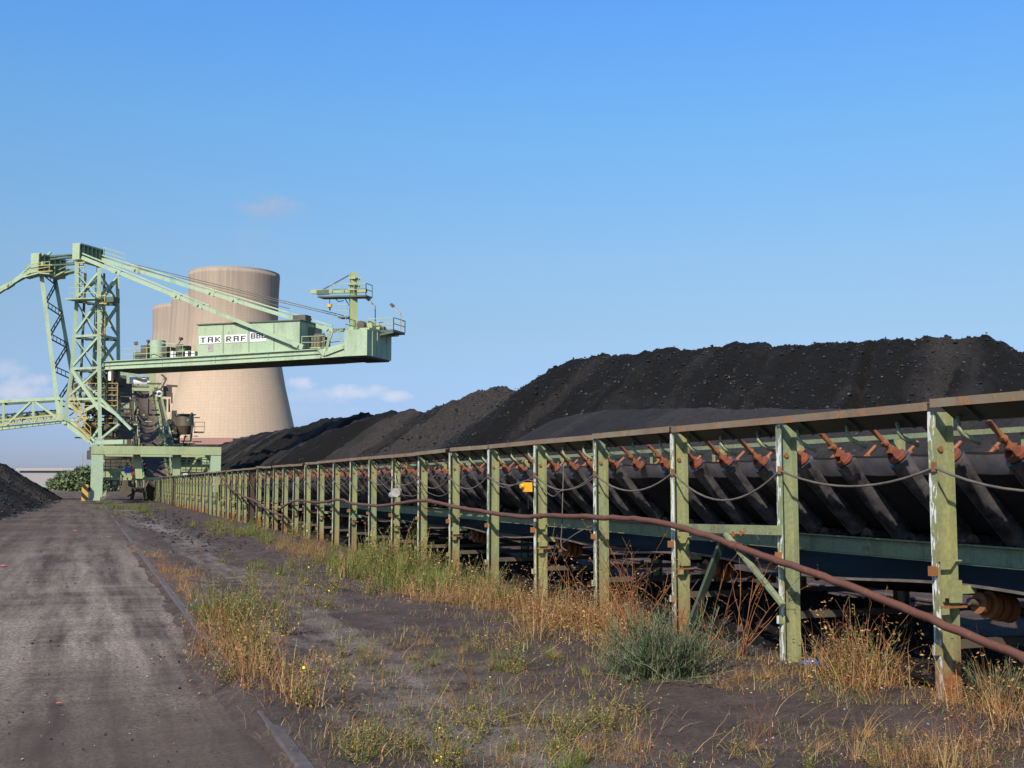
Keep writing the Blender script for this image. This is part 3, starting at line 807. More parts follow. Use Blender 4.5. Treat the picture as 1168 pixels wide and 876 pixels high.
def make_plant(kind):
    mb = MB()
    if kind == 'dry_tuft':
        for k in range(150):
            r = abs(random.gauss(0, .11)); a = random.uniform(0, 2*PI)
            e = blade(mb, r*math.cos(a), r*math.sin(a), -.02, random.choice([.5, .7, 1]) * random.uniform(.14, .48), a + random.gauss(0, 1.2), random.uniform(.2, 2.4), random.uniform(.002, .005), random.choice([0, 0, 1]))
            if random.random() < .3:
                for j in range(4): leafq(mb, (e[0]+random.gauss(0,.01), e[1]+random.gauss(0,.01), e[2]-random.uniform(0,.05)), .02, random.choice([0, 1]))
        return mb, [M['straw'], M['rusty_straw']]
    if kind == 'grass_tuft':
        for k in range(150):
            r = abs(random.gauss(0, .12)); a = random.uniform(0, 2*PI)
            blade(mb, r*math.cos(a), r*math.sin(a), -.02, random.uniform(.08, .34), a + random.gauss(0, .7), random.uniform(.2, 1.3), random.uniform(.004, .009), random.choice([0, 0, 0, 1, 2]))
        return mb, [M['grass'], M['olive'], M['straw']]
    if kind == 'flowering_weed':
        for k in range(20):
            a = random.uniform(0, 2*PI); L = random.choice([.5, .8, 1]) * random.uniform(.18, .5)
            p = Vector((random.gauss(0,.03), random.gauss(0,.03), -.01)); az = a; lean = random.uniform(.05, .8)
            for sgm in range(6):
                az += random.gauss(0, .35); lean += random.gauss(.02, .1)
                q = p + Vector((math.cos(az)*math.sin(lean), math.sin(az)*math.sin(lean), math.cos(lean))) * L/6
                mb.tube(p, q, .0018, 3, random.choice([0, 4]), caps=False)
                for j in range(3): leafq(mb, p.lerp(q, random.random()), random.uniform(.012, .030), random.choice([0, 0, 0, 1, 2, 4]))
                p = q
            if random.random() < .05: flower(mb, p, random.uniform(.009, .015), 3)
        return mb, [M['olive'], M['greyleaf'], M['grass'], M['flower'], M['straw']]
    if kind == 'dry_stalks':
        for k in range(7):
            a = random.uniform(0, 2*PI); L = random.uniform(.35, .85); p = Vector((random.gauss(0,.02), random.gauss(0,.02), -.02)); lean = random.uniform(.05, .75); az = a
            for sgm in range(7):
                az += random.gauss(0, .12); lean += random.gauss(.03, .07)
                q = p + Vector((math.cos(az)*math.sin(lean), math.sin(az)*math.sin(lean), math.cos(lean))) * L/7
                mb.tube(p, q, .0030 - .0003*sgm, 4, 1, caps=False)
                if sgm > 2 and random.random() < .6:
                    z2 = random.uniform(0, 2*PI); r = q + Vector((math.cos(z2)*.07, math.sin(z2)*.07, random.uniform(.02, .12))); mb.tube(q, r, .0014, 3, 1, caps=False)
                    for j in range(6): leafq(mb, q.lerp(r, random.random()), .011, random.choice([0, 1, 1]))
                p = q
        return mb, [M['straw'], M['rusty_straw']]
    if kind == 'shrub':
        for k in range(60):
            a = random.uniform(0, 2*PI); lean = abs(random.gauss(.7, .4)); L = random.uniform(.16, .42)
            p = Vector((random.gauss(0,.05), random.gauss(0,.05), -.01)); az = a
            for sgm in range(5):
                az += random.gauss(0, .2); lean += random.gauss(0, .1)
                q = p + Vector((math.cos(az)*math.sin(lean), math.sin(az)*math.sin(lean), abs(math.cos(lean)))) * L/5
                mb.tube(p, q, .002, 3, 1, caps=False)
                for j in range(9):
                    s = p.lerp(q, random.random()); blade(mb, s.x, s.y, s.z, random.uniform(.025, .055), random.uniform(0, 2*PI), random.uniform(.3, 1.8), .0035, random.choice([0, 0, 0, 1]), 2)
                p = q
        return mb, [M['bushg'], M['greyleaf']]
KINDS = {}
for kind in ('dry_tuft', 'grass_tuft', 'flowering_weed', 'dry_stalks', 'shrub'):
    KINDS[kind] = []
    for v in range(4):
        mb, mats = make_plant(kind)
        o = mb.build(kind, mats); KINDS[kind].append(o.data); bpy.data.objects.remove(o)
CATS = dict(dry_tuft='grass tuft', grass_tuft='grass tuft', flowering_weed='weed', dry_stalks='dry weed', shrub='shrub')
nplants = 0
def plant(kind, x, y, s, label, group):
    global nplants
    o = bpy.data.objects.new(kind, random.choice(KINDS[kind])); C.objects.link(o)
    o.location = (x, y, float(gh(x, y)) - .005); o.rotation_euler = (random.gauss(0,.08), random.gauss(0,.08), random.uniform(0, 2*PI))
    o.scale = (s * random.uniform(.85, 1.2), s * random.uniform(.85, 1.2), s * random.uniform(.8, 1.2))
    tag(o, label, CATS[kind], group); nplants += 1
def cluster(kind, px, py, rx_, ry_, n, s, where):
    """n plants round the spot seen at px, py; rx_, ry_ spread in metres"""
    c = onZ(px, py, .03); names = dict(dry_tuft='dry straw-coloured grass tuft', grass_tuft='green grass tuft', flowering_weed='thin weed, small yellow flowers,', dry_stalks='branching dry reddish stalks', shrub='dark green bushy shrub')
    for k in range(n):
        plant(kind, c.x + random.gauss(0, rx_), c.y + random.gauss(0, ry_), s * (1.28 if s >= .75 else 1.05) * random.choice([.6, .85, 1, 1.25]),
              names[kind] + ' ' + where, (names[kind] + ' ' + where) if n > 1 else None)
w = 'on the rail where the road ends, nearest clump'
for a in ((322,792),(300,775),(276,755),(250,725),(232,700),(212,676),(190,655)):
    pass
cluster('dry_tuft', 288, 768, .13, .9, 10, .9, 'beside the rail in the left foreground')
cluster('flowering_weed', 285, 760, .14, 1.0, 10, .85, 'beside the rail in the left foreground')
cluster('dry_stalks', 285, 765, .15, .8, 6, .8, 'beside the rail in the left foreground')
cluster('grass_tuft', 262, 705, .28, .9, 9, .8, 'right of the rail halfway up')
cluster('flowering_weed', 262, 700, .3, 1.4, 8, .8, 'right of the rail halfway up')
cluster('dry_tuft', 205, 668, .12, 2.2, 16, .78, 'along the rail further up the road')
cluster('dry_stalks', 175, 650, .15, 3.0, 6, .5, 'along the rail further up the road')
cluster('dry_tuft', 152, 622, .2, 5, 8, .55, 'far up the rail')
cluster('flowering_weed', 345, 668, .6, 2.2, 22, .75, 'on the open ground beside the rail')
cluster('grass_tuft', 300, 650, .5, 3, 10, .6, 'on the open ground beside the rail')
cluster('grass_tuft', 262, 605, .35, 4.0, 13, 1.1, 'at the feet of the distant posts')
cluster('grass_tuft', 148, 580, 1.0, 10, 26, 1.1, 'under the machine far away')
cluster('flowering_weed', 290, 612, .4, 3.5, 12, 1.2, 'at the feet of the distant posts')
cluster('grass_tuft', 432, 652, .38, 1.2, 24, 1.15, 'in the lush patch before the tenth post')
cluster('flowering_weed', 450, 650, .3, 1.2, 22, 1.15, 'in the lush patch before the tenth post')
cluster('dry_tuft', 345, 632, .25, 2.0, 12, .8, 'before the posts behind the lush green patch')
cluster('dry_stalks', 350, 630, .25, 2.5, 5, .7, 'before the posts behind the lush green patch')
cluster('dry_tuft', 512, 682, .25, .55, 9, .85, 'in front of the sixth and seventh posts')
cluster('grass_tuft', 500, 672, .25, .5, 7, .9, 'in front of the sixth and seventh posts')
cluster('dry_tuft', 575, 688, .25, .45, 9, .9, 'in front of the fifth and sixth posts')
cluster('flowering_weed', 540, 674, .2, .6, 8, .9, 'in front of the fifth and sixth posts')
cluster('dry_tuft', 655, 712, .22, .40, 20, 1.1, 'in the big dry clump by the fourth post')
cluster('dry_stalks', 655, 712, .22, .35, 6, .95, 'in the big dry clump by the fourth post')
cluster('dry_tuft', 715, 728, .18, .25, 8, .95, 'between the third and fourth posts')
cluster('dry_stalks', 745, 735, .12, .2, 4, 1.25, 'between the third and fourth posts')
cluster('shrub', 750, 768, .09, .07, 4, .95, 'on the dust in front of the third post')
cluster('shrub', 706, 765, .05, .05, 1, .6, 'left of the larger ones by the third post')
cluster('dry_stalks', 838, 752, .14, .2, 4, .9, 'between the second and third posts')
cluster('dry_tuft', 850, 775, .25, .15, 6, .55, 'between the second and third posts')
cluster('dry_tuft', 985, 778, .12, .16, 12, 1.0, 'between the two nearest posts')
cluster('dry_stalks', 995, 790, .12, .1, 3, .8, 'between the two nearest posts')
cluster('flowering_weed', 1000, 778, .2, .2, 4, .9, 'between the two nearest posts')
cluster('dry_stalks', 1110, 850, .2, .12, 3, .6, 'at the foot of the nearest post')
cluster('dry_tuft', 1060, 862, .28, .15, 10, .7, 'at the foot of the nearest post')
cluster('dry_tuft', 1150, 820, .2, .2, 6, .9, 'behind the nearest post at the right edge')
cluster('shrub', 1145, 800, .12, .12, 2, .8, 'behind the nearest post at the right edge')
cluster('flowering_weed', 600, 835, .45, .35, 18, .6, 'on the dark dust at bottom middle')
cluster('dry_stalks', 560, 800, .6, .6, 6, .42, 'on the dark dust at bottom middle')
cluster('dry_tuft', 640, 860, .35, .25, 9, .45, 'on the dark dust at bottom middle')
cluster('grass_tuft', 610, 850, .4, .3, 7, .4, 'on the dark dust at bottom middle')
cluster('flowering_weed', 430, 860, .25, .25, 12, .6, 'right of the rail at the bottom edge')
cluster('dry_tuft', 500, 745, .6, .8, 16, .42, 'in the low patch amid the dust')
cluster('grass_tuft', 540, 745, .6, .7, 14, .38, 'in the low patch amid the dust')
cluster('flowering_weed', 480, 770, .5, .7, 14, .55, 'in the low patch amid the dust')
cluster('flowering_weed', 585, 760, .05, .05, 2, .85, 'standing alone left of the shrub')
cluster('dry_stalks', 830, 850, .5, .2, 5, .5, 'lying low on the dust at the bottom right')
cluster('dry_tuft', 900, 850, .5, .2, 9, .42, 'lying low on the dust at the bottom right')
cluster('flowering_weed', 930, 860, .5, .2, 6, .45, 'lying low on the dust at the bottom right')
cluster('dry_tuft', 600, 700, .15, 2.2, 16, .8, 'in the fringe along the nearer conveyor posts')
cluster('grass_tuft', 480, 662, .18, 3.0, 16, .75, 'in the fringe along the nearer conveyor posts')
cluster('dry_tuft', 400, 640, .2, 4.0, 14, .8, 'in the fringe along the farther conveyor posts')
cluster('grass_tuft', 330, 622, .2, 6.0, 14, .8, 'in the fringe along the farther conveyor posts')
# weeds behind and under the conveyor
cluster('dry_tuft', 900, 715, 1.0, 3.0, 30, .9, 'on the lit ground behind the conveyor')

# low ground cover: uncountable blades
mb = MB()
zones = [(Vector((5.35, 9.5, 0)), .28, 1.6, 1500), (Vector((5.35, 14, 0)), .3, 2.5, 2000), (Vector((5.35, 20, 0)), .3, 3, 2000), (Vector((5.3, 28, 0)), .35, 5, 2000), (Vector((4.0, 14, 0)), .9, 3.5, 2500), (Vector((3.2, 8.6, 0)), 1.1, 1.2, 2200), (onZ(500,750), 1.1, 1.2, 1500), (onZ(620,835), .9, .6, 1500), (onZ(740,850), .9, .3, 450), (onZ(300,740), .3, 1.2, 900), (onZ(1000,800), .4, .3, 450), (onZ(400,700), .8, 1.5, 900), (onZ(640,720), .6, .6, 1200), (onZ(500,750), .9, 1.1, 900), (onZ(610,840), .9, .5, 700), (onZ(440,655), .5, 1.8, 900), (onZ(285,750), .2, 1.6, 700), (onZ(345,665), .8, 3.0, 1300), (onZ(660,715), .35, .7, 1000),
         (onZ(560,690), .35, .9, 700), (onZ(900,850), .8, .3, 250), (onZ(985,800), .35, .45, 800), (onZ(1080,865), .4, .3, 500), (onZ(270,610), .5, 8, 900), (onZ(160,585), 1.2, 14, 1200), (onZ(850,770), .45, .4, 500), (onZ(430,860), .3, .4, 500), (onZ(740,740), .4, .5, 500)]
for c, sx, sy, n in zones:
    for k in range(int(n * 1.15)):
        x, y = c.x + random.gauss(0, sx), c.y + random.gauss(0, sy)
        if vnoise(np.array([x * 2.3]), np.array([y * 1.4]), 77)[0] < .42: continue
        if x < 1.0: continue
        blade(mb, x, y, float(gh(x, y)) - .005, random.uniform(.03, .13), random.uniform(0, 2*PI), random.uniform(.3, 1.9), random.uniform(.003, .006), random.choice([0, 0, 1, 2, 2, 3]), 3)
tag(mb.build('ground_cover', [M['straw'], M['rusty_straw'], M['olive'], M['grass']], origin=(3, 12, 0)), 'sparse low grass, moss and dry litter over the dust', 'ground cover', kind='stuff')
mb = MB()
for k in range(260):
    px, py = random.uniform(380, 1140), random.uniform(740, 876); c = onZ(px, py, .02)
    if c.x > 5.6: continue
    az = random.uniform(-.6, .6) + random.choice([0, PI]); blade(mb, c.x, c.y, float(gh(c.x, c.y)) + .01, random.uniform(.15, .5), az, random.uniform(2.2, 3.2) * .9, .005, 0, 6, .4)
tag(mb.build('dry_litter', M['straw'], origin=(4, 8, 0)), 'fallen dry stems lying on the dust', 'litter stems', kind='stuff')

# ------------------------------------------------------------------ cooling towers
def cooling_tower(cx_px, D, top_py, prof_px, label, legs=True):
    c = atD(cx_px, 552, D); cx, cy = c.x, c.y; sc = D / F
    H = 1.6 + (552 - top_py) * sc
    root = empty('cooling_tower', (cx, cy, 0), label, 'cooling tower')
    ys = [p[0] for p in prof_px]; rs = [p[1] for p in prof_px]
    n = 128; rows = 60; z0 = 7.0
    me = bpy.data.meshes.new('shell'); V = []; Fs = []; UV = []
    for side, dr in ((0, 0), (1, -.9)):
        for k in range(rows + 1):
            z = z0 + (H - z0) * k / rows; py = 552 - (z - 1.6) / sc
            r = np.interp(py, ys, rs) * sc + dr
            for i in range(n):
                a = 2 * PI * i / n; V.append((r * math.cos(a), r * math.sin(a), z))
    base = (rows + 1) * n
    for side in (0, 1):
        for k in range(rows):
            for i in range(n):
                j = (i + 1) % n; q = [side*base + k*n + i, side*base + k*n + j, side*base + (k+1)*n + j, side*base + (k+1)*n + i]
                if side: q.reverse()
                Fs.append(q); u0, u1 = i * 150 / n, (i + 1) * 150 / n; v0 = z0 + (H - z0) * k / rows; v1 = z0 + (H - z0) * (k+1) / rows
                uv = [(u0, v0), (u1, v0), (u1, v1), (u0, v1)]
                if side: uv.reverse()
                UV += uv
    for i in range(n):
        j = (i + 1) % n; Fs.append([rows*n + i, rows*n + j, base + rows*n + j, base + rows*n + i]); UV += [(0, H)] * 4
        Fs.append([j, i, base + i, base + j]); UV += [(0, z0)] * 4
    me.from_pydata(V, [], Fs); me.materials.append(M['tower'])
    uvl = me.uv_layers.new(name='UVMap'); uvl.data.foreach_set('uv', [x for uv in UV for x in uv])
    me.polygons.foreach_set('use_smooth', [k < 2*rows*n for k in range(len(Fs))]); me.update()
    o = bpy.data.objects.new('shell', me); C.objects.link(o); o.parent = root
    mb = MB(); rt = np.interp(top_py, ys, rs) * sc; rb = np.interp(552, ys, rs) * sc; r7 = rb - .3
    for i in range(48):
        a0 = 2*PI*i/48; a1 = a0 + 2*PI/96; a2 = a0 - 2*PI/96
        for aa in (a1, a2): mb.tube((cx + (rb+1.5)*math.cos(a0), cy + (rb+1.5)*math.sin(a0), 0), (cx + r7*math.cos(aa), cy + r7*math.sin(aa), 7.1), .5, 6)
    tag(mb.build('support_columns', M['concrete_base'], root, (cx, cy, 0)), kind=None)
    mb = MB(); m = 96
    for i in range(m):
        a = 2*PI*i/m; b_ = 2*PI*(i+1)/m; p = Vector((cx + (rt-.2)*math.cos(a), cy + (rt-.2)*math.sin(a), H)); q = Vector((cx + (rt-.2)*math.cos(b_), cy + (rt-.2)*math.sin(b_), H))
        mb.beam(p + Vector((0,0,.55)), q + Vector((0,0,.55)), .15, 1.1)
    mb.build('rim_parapet', M['concrete_base'], root, (cx, cy, 0))
    return cx, cy, H, rt
PROF = [(300, 52.5), (304, 52), (330, 50.8), (360, 50.2), (390, 51.8), (413, 55), (440, 60), (468, 66.5), (505, 75), (552, 87)]
t1 = cooling_tower(262.5, 600, 312, PROF, 'large beige concrete cooling tower in front, rising behind the machine house')
t2 = cooling_tower(246, 740, 342, [(330, 54), (350, 53.5), (400, 56), (450, 64), (552, 84)], 'beige cooling tower half hidden right behind the large front one')
t3 = cooling_tower(218, 900, 352, [(340, 47.5), (380, 46.5), (430, 51), (552, 72)], 'farthest and palest cooling tower, only its left edge showing')
# low red-roofed hall at the tower's foot
def hall(px0, px1, py0, py1, D, depth, wm, rm, label, win=True):
    a = atD(px0, 552, D); b_ = atD(px1, 552, D); z1 = atD(px0, py0, D).z
    d = Vector((b_.x - a.x, b_.y - a.y, 0)); L = d.length; d.normalize(); nrm = Vector((-d.y, d.x, 0))
    a = Vector((a.x, a.y, 0)); root = empty('industrial_hall', tuple(a), label, 'building'); O = tuple(a)
    mb = MB(); q = [a, a + d*L, a + d*L + nrm*depth, a + nrm*depth]; zr = z1 * .82
    mb.hexa(q + [p + Vector((0,0,zr)) for p in q]); mb.build('wall', wm, root, O)
    mb = MB(); q2 = [p + Vector((0,0,zr + .02)) for p in (a - d - nrm, a + d*(L+1) - nrm, a + d*(L+1) + nrm*(depth+1), a - d + nrm*(depth+1))]
    mid = Vector((0,0,z1 - zr)); mb.hexa(q2 + [q2[0] + mid*.6, q2[1] + mid*.6, q2[2] + mid, q2[3] + mid]); mb.build('roof', rm, root, O)
    if win:
        k = 3
        while k < L - 5:
            mb = MB(); p = a + d*k - nrm*.08 + Vector((0,0,zr*.55)); mb.beam(p, p + d*3.2, .12, zr*.28); mb.build('window', M['glass'], root, O); k += 6.5
M['palewall'] = plain('pale_wall', (.27,.25,.26), .9, var=.12); M['redroof'] = plain('red_roof', (.30,.16,.13), .8, var=.2); M['paleroof'] = plain('pale_roof', (.33,.30,.30), .9, var=.1)  # pale wall and roof: distance haze put into their cool, low-contrast colours
hall(196, 262, 496, 552, 420, 25, M['palewall'], M['redroof'], 'low hall with a dull red roof at the foot of the front cooling tower')
hall(22, 82, 532.5, 552, 420, 30, M['palewall'], M['paleroof'], 'long pale flat-roofed building far away beyond the left coal pile', False)
hall(262, 330, 515, 552, 480, 20, M['palewall'], M['palewall'], 'pale hall hidden behind the farthest coal pile', False)

# distant poles, trees
def tree(px, D, py_top, wpx, label, n=900):
    b0 = atD(px, 552, D); H = atD(px, py_top, D).z; W_ = wpx * D / F / 2
    root = empty('tree', (b0.x, b0.y, 0), label, 'tree', 'green trees beyond the end of the road'); O = (b0.x, b0.y, 0)
    mb = MB(); base = Vector((b0.x, b0.y, 0)); mb.tube(base - Vector((0,0,.3)), base + Vector((0,0,H*.55)), .3, 8, r2=.14)
    for k in range(6):
        a = random.uniform(0, 2*PI); z = H * random.uniform(.2, .45); mb.tube(base + Vector((0,0,z)), base + Vector((math.cos(a)*W_*.6, math.sin(a)*W_*.6, z + H*.25)), .12, 6, r2=.04)
    mb.build('trunk', M['bark'], root, O)
    mb = MB(); cl = []
    for k in range(16):
        a = random.uniform(0, 2*PI); r = W_ * random.uniform(.1, .75); cl.append((r*math.cos(a), r*math.sin(a), H*random.uniform(.05, .85), W_*random.uniform(.25, .45)))
    for k in range(n):
        c = random.choice(cl); v = Vector((random.gauss(0,1), random.gauss(0,1), random.gauss(0,.8))).normalized() * c[3] * random.uniform(.55, 1.1)
        p = base + Vector((c[0], c[1], c[2])) + v
        if p.z > H: p.z = H - random.uniform(0, .6)
        p.z = max(p.z, .2)
        leafq(mb, p, random.uniform(.5, 1.1), 0)
    mb.build('crown', M['treeleaf'], root, O)
for i, (px, D, pt, wp) in enumerate(((62, 300, 541, 16), (72, 270, 537, 20), (82, 250, 533, 22), (92, 230, 531, 22), (101, 230, 527, 20), (111, 240, 525, 20), (122, 250, 530, 22), (135, 250, 533, 22), (150, 260, 534, 22))):
    tree(px, D, pt, wp, 'bushy green tree beyond the end of the road')
for (px, D, pt, k) in ((93, 260, 517, 'taller'), (99, 300, 519, 'shorter')):
    b0 = atD(px, 552, D); H = atD(px, pt, D).z; mb = MB(); mb.tube((b0.x, b0.y, 0), (b0.x, b0.y, H), .16, 8, r2=.09); mb.beam((b0.x-1.2, b0.y, H-.6), (b0.x+1.2, b0.y, H-.6), .12)
    mb.beam((b0.x-.9, b0.y, H-1.5), (b0.x+.9, b0.y, H-1.5), .1)
    tag(mb.build('utility_pole', M['concrete_base'], origin=(b0.x, b0.y, 0)), k + ' thin grey pole with crossarms among the distant trees', 'pole')

# ------------------------------------------------------------------ travelling machine (bucket reclaimer)
fw = Vector((math.sin(YAW), math.cos(YAW), 0)); rt_ = Vector((math.cos(YAW), -math.sin(YAW), 0))
PA = fw * 105 + rt_ * ((140 - 584) / F * 105); PB = fw * 96.4 + rt_ * ((418 - 584) / F * 96.4)
U = (PB - PA).normalized(); Vv = Vector((-U.y, U.x, 0));
if Vv.dot(fw) < 0: Vv = -Vv
def mp(px, py, v=0.0):
    d = ray(px, py); o = PA + Vv * v
    t = (o - EYE).dot(Vv) / d.dot(Vv); return EYE + d * t
Wd = 3.0; Wb = 4.7
MC = mp(115, 552, Wd / 2); MO = (MC.x, MC.y, 0)
mach = empty('bucket_wheel_reclaimer', MO, 'huge pale green machine with lattice masts and long boom standing over the conveyor', 'mining machine')
def part(mb, name, mat, parent=mach, label=None):
    o = mb.build(name, mat, parent, MO)
    if label: o['label'] = label
    return o
def B(mb, a, b, w, h=None, m=0): mb.beam(mp(*a), mp(*b), w, h, m)
def far(px, py, v=Wd, ref=0.0):       # the same place on the far side of the machine
    p = mp(px, py, ref) + Vv * (v - ref); return p
# mast legs
def leg(ptsn, w):
    mb = MB()
    for a, b in zip(ptsn[:-1], ptsn[1:]): mb.beam(a, b, w, w)
    return part(mb, 'mast_leg', M['mach'])
L1 = [(87.5,283),(87.5,345),(82.5,418),(74,480)]; L2 = [(113,306),(113,400),(114,502)]
NL = [mp(x, y, 0) for x, y in L1]; NR = [mp(x, y, 0) for x, y in L2]
FL = [p + Vv * Wd for p in NL]; FR = [mp(134, 316, Wd), mp(135, 410, Wd), mp(136, 500, Wd)]
for P_, w_ in ((NL, .36), (NR, .34), (FL, .32), (FR, .34)): leg(P_, w_)
def onleg(P_, z):
    for a, b in zip(P_[:-1], P_[1:]):
        if (a.z - z) * (b.z - z) <= 0: return a.lerp(b, (z - a.z) / (b.z - a.z))
    return P_[0] if z > P_[0].z else P_[-1]
up = Vector((0,0,.42))
zs = [mp(100, y, 0).z for y in (310, 342, 383, 420, 455)]
mb = MB()
for Pa, Pb in ((NL, NR), (FL, FR), (NR, FR), (NL, FL)):
    for z in zs[1:]: mb.beam(onleg(Pa, z), onleg(Pb, z), .2, .22)
    for i in range(4):
        a, b = (Pb, Pa) if Pa is not NL or Pb is FL else (Pb, Pa)
        mb.beam(onleg(a, zs[i] - .1), onleg(b, zs[i+1] + .2), .17, .2); mm_ = onleg(a, zs[i]-.1).lerp(onleg(b, zs[i+1]+.2), .5); mb.beam(mm_, onleg(a, zs[i+1]+.2), .08, .08); mb.beam(mm_, onleg(b, zs[i]-.1), .08, .08)
        if Pa is NR or Pa is FL: mb.beam(onleg(b, zs[i] - .1), onleg(a, zs[i+1] + .2), .13, .13)
mb.beam(onleg(NL, zs[3]), onleg(NR, zs[4] - 1), .34, .34)
mb.beam(onleg(FL, zs[3]), onleg(FR, zs[4] - 1), .3, .3)
part(mb, 'mast_bracing', M['mach'])
mb = MB()
for zi in range(1, 5):
    a_, b_, c_, d_ = (onleg(P_, zs[zi] - .15) for P_ in (NL, NR, FR, FL))
    mb.beam(a_, c_, .14); mb.beam(b_, d_, .14); mb.beam(a_.lerp(d_, .5), b_.lerp(c_, .5), .12)
    for q_ in (.35, .7): mb.beam(a_.lerp(b_, q_) + Vv*Wd*.5, onleg(NL, zs[zi-1]-.2).lerp(onleg(NR, zs[zi-1]-.2), q_) + Vv*Wd*.5, .09)
    mb.beam(onleg(FL, zs[zi]), onleg(FR, zs[zi-1] - .3), .12)
mb.tube(onleg(NL, zs[0]) + U*.5 + Vv*.6, onleg(NL, zs[4]) + U*.9 + Vv*.6, .12, 8); mb.tube(onleg(NR, zs[0]) - U*.4 + Vv*1.2, onleg(NR, zs[4]) - U*.4 + Vv*1.2, .1, 8)
mb.beam(onleg(NR, zs[1]) + U*.1 + Vv*1.0, onleg(NR, zs[1]) + U*1.2 + Vv*1.0, .9, .5)
part(mb, 'shade_bracing', M['machd'])  # dark members added inside to imitate the mast's shaded sides
# lower knees of the mast
mb = MB()
for v in (0, Wd):
    B(mb, (72,480,v), (104,504,v), .38); B(mb, (79,462,v), (93,471,v), .26); B(mb, (93,471,v), (113,460,v), .3); B(mb, (78,478,v), (112,506,v), .22)
    B(mb, (104,505,v), (142,504,v), .4)
    B(mb, (104,502,v), (116,485,v), .2); B(mb, (116,500,v), (136,484,v), .2); B(mb, (115,455,v), (150,490,v), .22)
    B(mb, (66,482,v), (106,476,v), .22); B(mb, (113,460,v), (136,475,v), .2)
mb.beam(mp(104,505,0), mp(104,505,Wd), .4); mb.beam(mp(142,504,0), mp(142,504,Wd), .4); mb.beam(mp(73,480,0), mp(73,480,Wd), .35)
part(mb, 'slewing_frame', M['mach'])
# top crossbeam with recesses
mb = MB()
a = mp(87, 287, -.3); b_ = mp(87, 287, 0) + Vv * (Wd + .4)
for dz in (.75, -.75): mb.beam(a + Vector((0,0,dz)), b_ + Vector((0,0,dz)), .9, .14)
mb.beam(a, b_, .12, 1.5)
for k in range(7):
    p = a.lerp(b_, k / 6); mb.beam(p - U*.42, p + U*.42, .1, 1.5)
part(mb, 'mast_crossbeam', M['mach'])
# rear strut frame
mb = MB()
SN = [mp(47, 312, 0), mp(68, 480, 0)]; SF = [p + Vv * Wd for p in SN]
SF[0] = mp(61, 308, Wd); SF[1] = mp(90, 470, Wd)
for P_ in (SN, SF):
    q = MB(); q.beam(P_[0], P_[1], .38, .36); part(q, 'strut_leg', M['mach'])
for k in range(9):
    f0, f1 = k / 9, (k + 1) / 9
    a, b_ = (SN, SF) if k % 2 == 0 else (SF, SN)
    p, q = a[0].lerp(a[1], f0), b_[0].lerp(b_[1], f1); mb.beam(p, q, .10); mb.beam(p + Vector((0,0,.5)), q + Vector((0,0,.5)), .08)
    for j in range(5):
        r = p.lerp(q, j / 5); mb.beam(r, r + Vector((0,0,.5)), .06)
part(mb, 'strut_lacing', M['machd'])
mb = MB(); a = mp(40, 300, -.4); b_ = mp(40, 300, 0) + Vv * (Wd + .6)
for dz in (.9, -.9): mb.beam(a + Vector((0,0,dz)), b_ + Vector((0,0,dz)), 1.0, .15)
mb.beam(a, b_, .14, 1.8)
for k in range(6):
    p = a.lerp(b_, k / 5); mb.beam(p - U*.48, p + U*.48, .12, 1.8)
part(mb, 'strut_crossbeam', M['mach'])
mb = MB(); 
for (p, q) in (((30,317,-.5),(48,312,-.5)), ((48,312,-.5),(60,313,-.5))): B(mb, p, q, .9, .12)
mb.beam(mp(30,316,0), mp(62,312,Wd), .6, .12); mb.beam(mp(62,318,2), mp(82,308,2), 1.0, .12); mb.beam(mp(68,314,4), mp(87,309,0), .7, .12)
mb.beam(mp(79,342,-.7), mp(113,341,-.7), 1.1, .12); mb.beam(mp(79,342,-.7), mp(79,342,Wd), .9, .12)
part(mb, 'walkway', M['mach'])
# rope bundles between the mast heads
mb = MB()
for (ya, yb, v) in ((293,290,1), (296,293,1), (303,301,1), (292,291,4.5), (301,300,4.5)): mb.tube(mp(58,ya,v), mp(88,yb,v), .11, 6)
part(mb, 'tie_rod', M['machd'])
# forward stays and left stays
def stay(a, b, w, h, extra=()):
    mb = MB(); mb.beam(a, b, w, h)
    d = (b - a)
    for f in extra:
        p = a.lerp(b, f); mb.beam(p - d.normalized()*.5, p + d.normalized()*.5, w*1.2, h*1.35); mb.tube(p - Vv*.3, p + Vv*.3, .12, 10)
    part(mb, 'stay_beam', M['mach'])
a0, a1 = mp(94, 294, 0), mp(345, 396, 0); stay(a0, a1, .28, .34, (.17, .45, .55, .985))
b0, b1 = mp(113, 295, Wd), mp(379, 377, Wd); stay(b0, b1, .28, .34, (.17, .5, .6, .985))
mb = MB(); up = Vector((0,0,.42)); mb.beam(a0 + up, a0.lerp(a1, .6) + up*.8, .12, .12); mb.beam(b0 + up, b1 + up, .12, .12); part(mb, 'stay_rod', M['mach'])
mb = MB()
for (p, q) in (((118,296,3),(400,364,3)), ((118,293,4),(392,360,4)), ((118,296,Wd),(330,352,Wd))): mb.tube(mp(*p), mp(*q), .035, 5)
part(mb, 'wire_rope', M['cable'])
for v, (p, q) in ((0, ((50,300),(-60,371))), (Wd, ((58,298),(-40,352)))):
    s_ = mp(*p, v); e_ = mp(*q, v); stay(s_, e_, .32, .34, (.35,))
    mb = MB(); mb.beam(s_ + up*2.2, s_.lerp(e_, .35), .16, .16); part(mb, 'stay_rod', M['mach'])
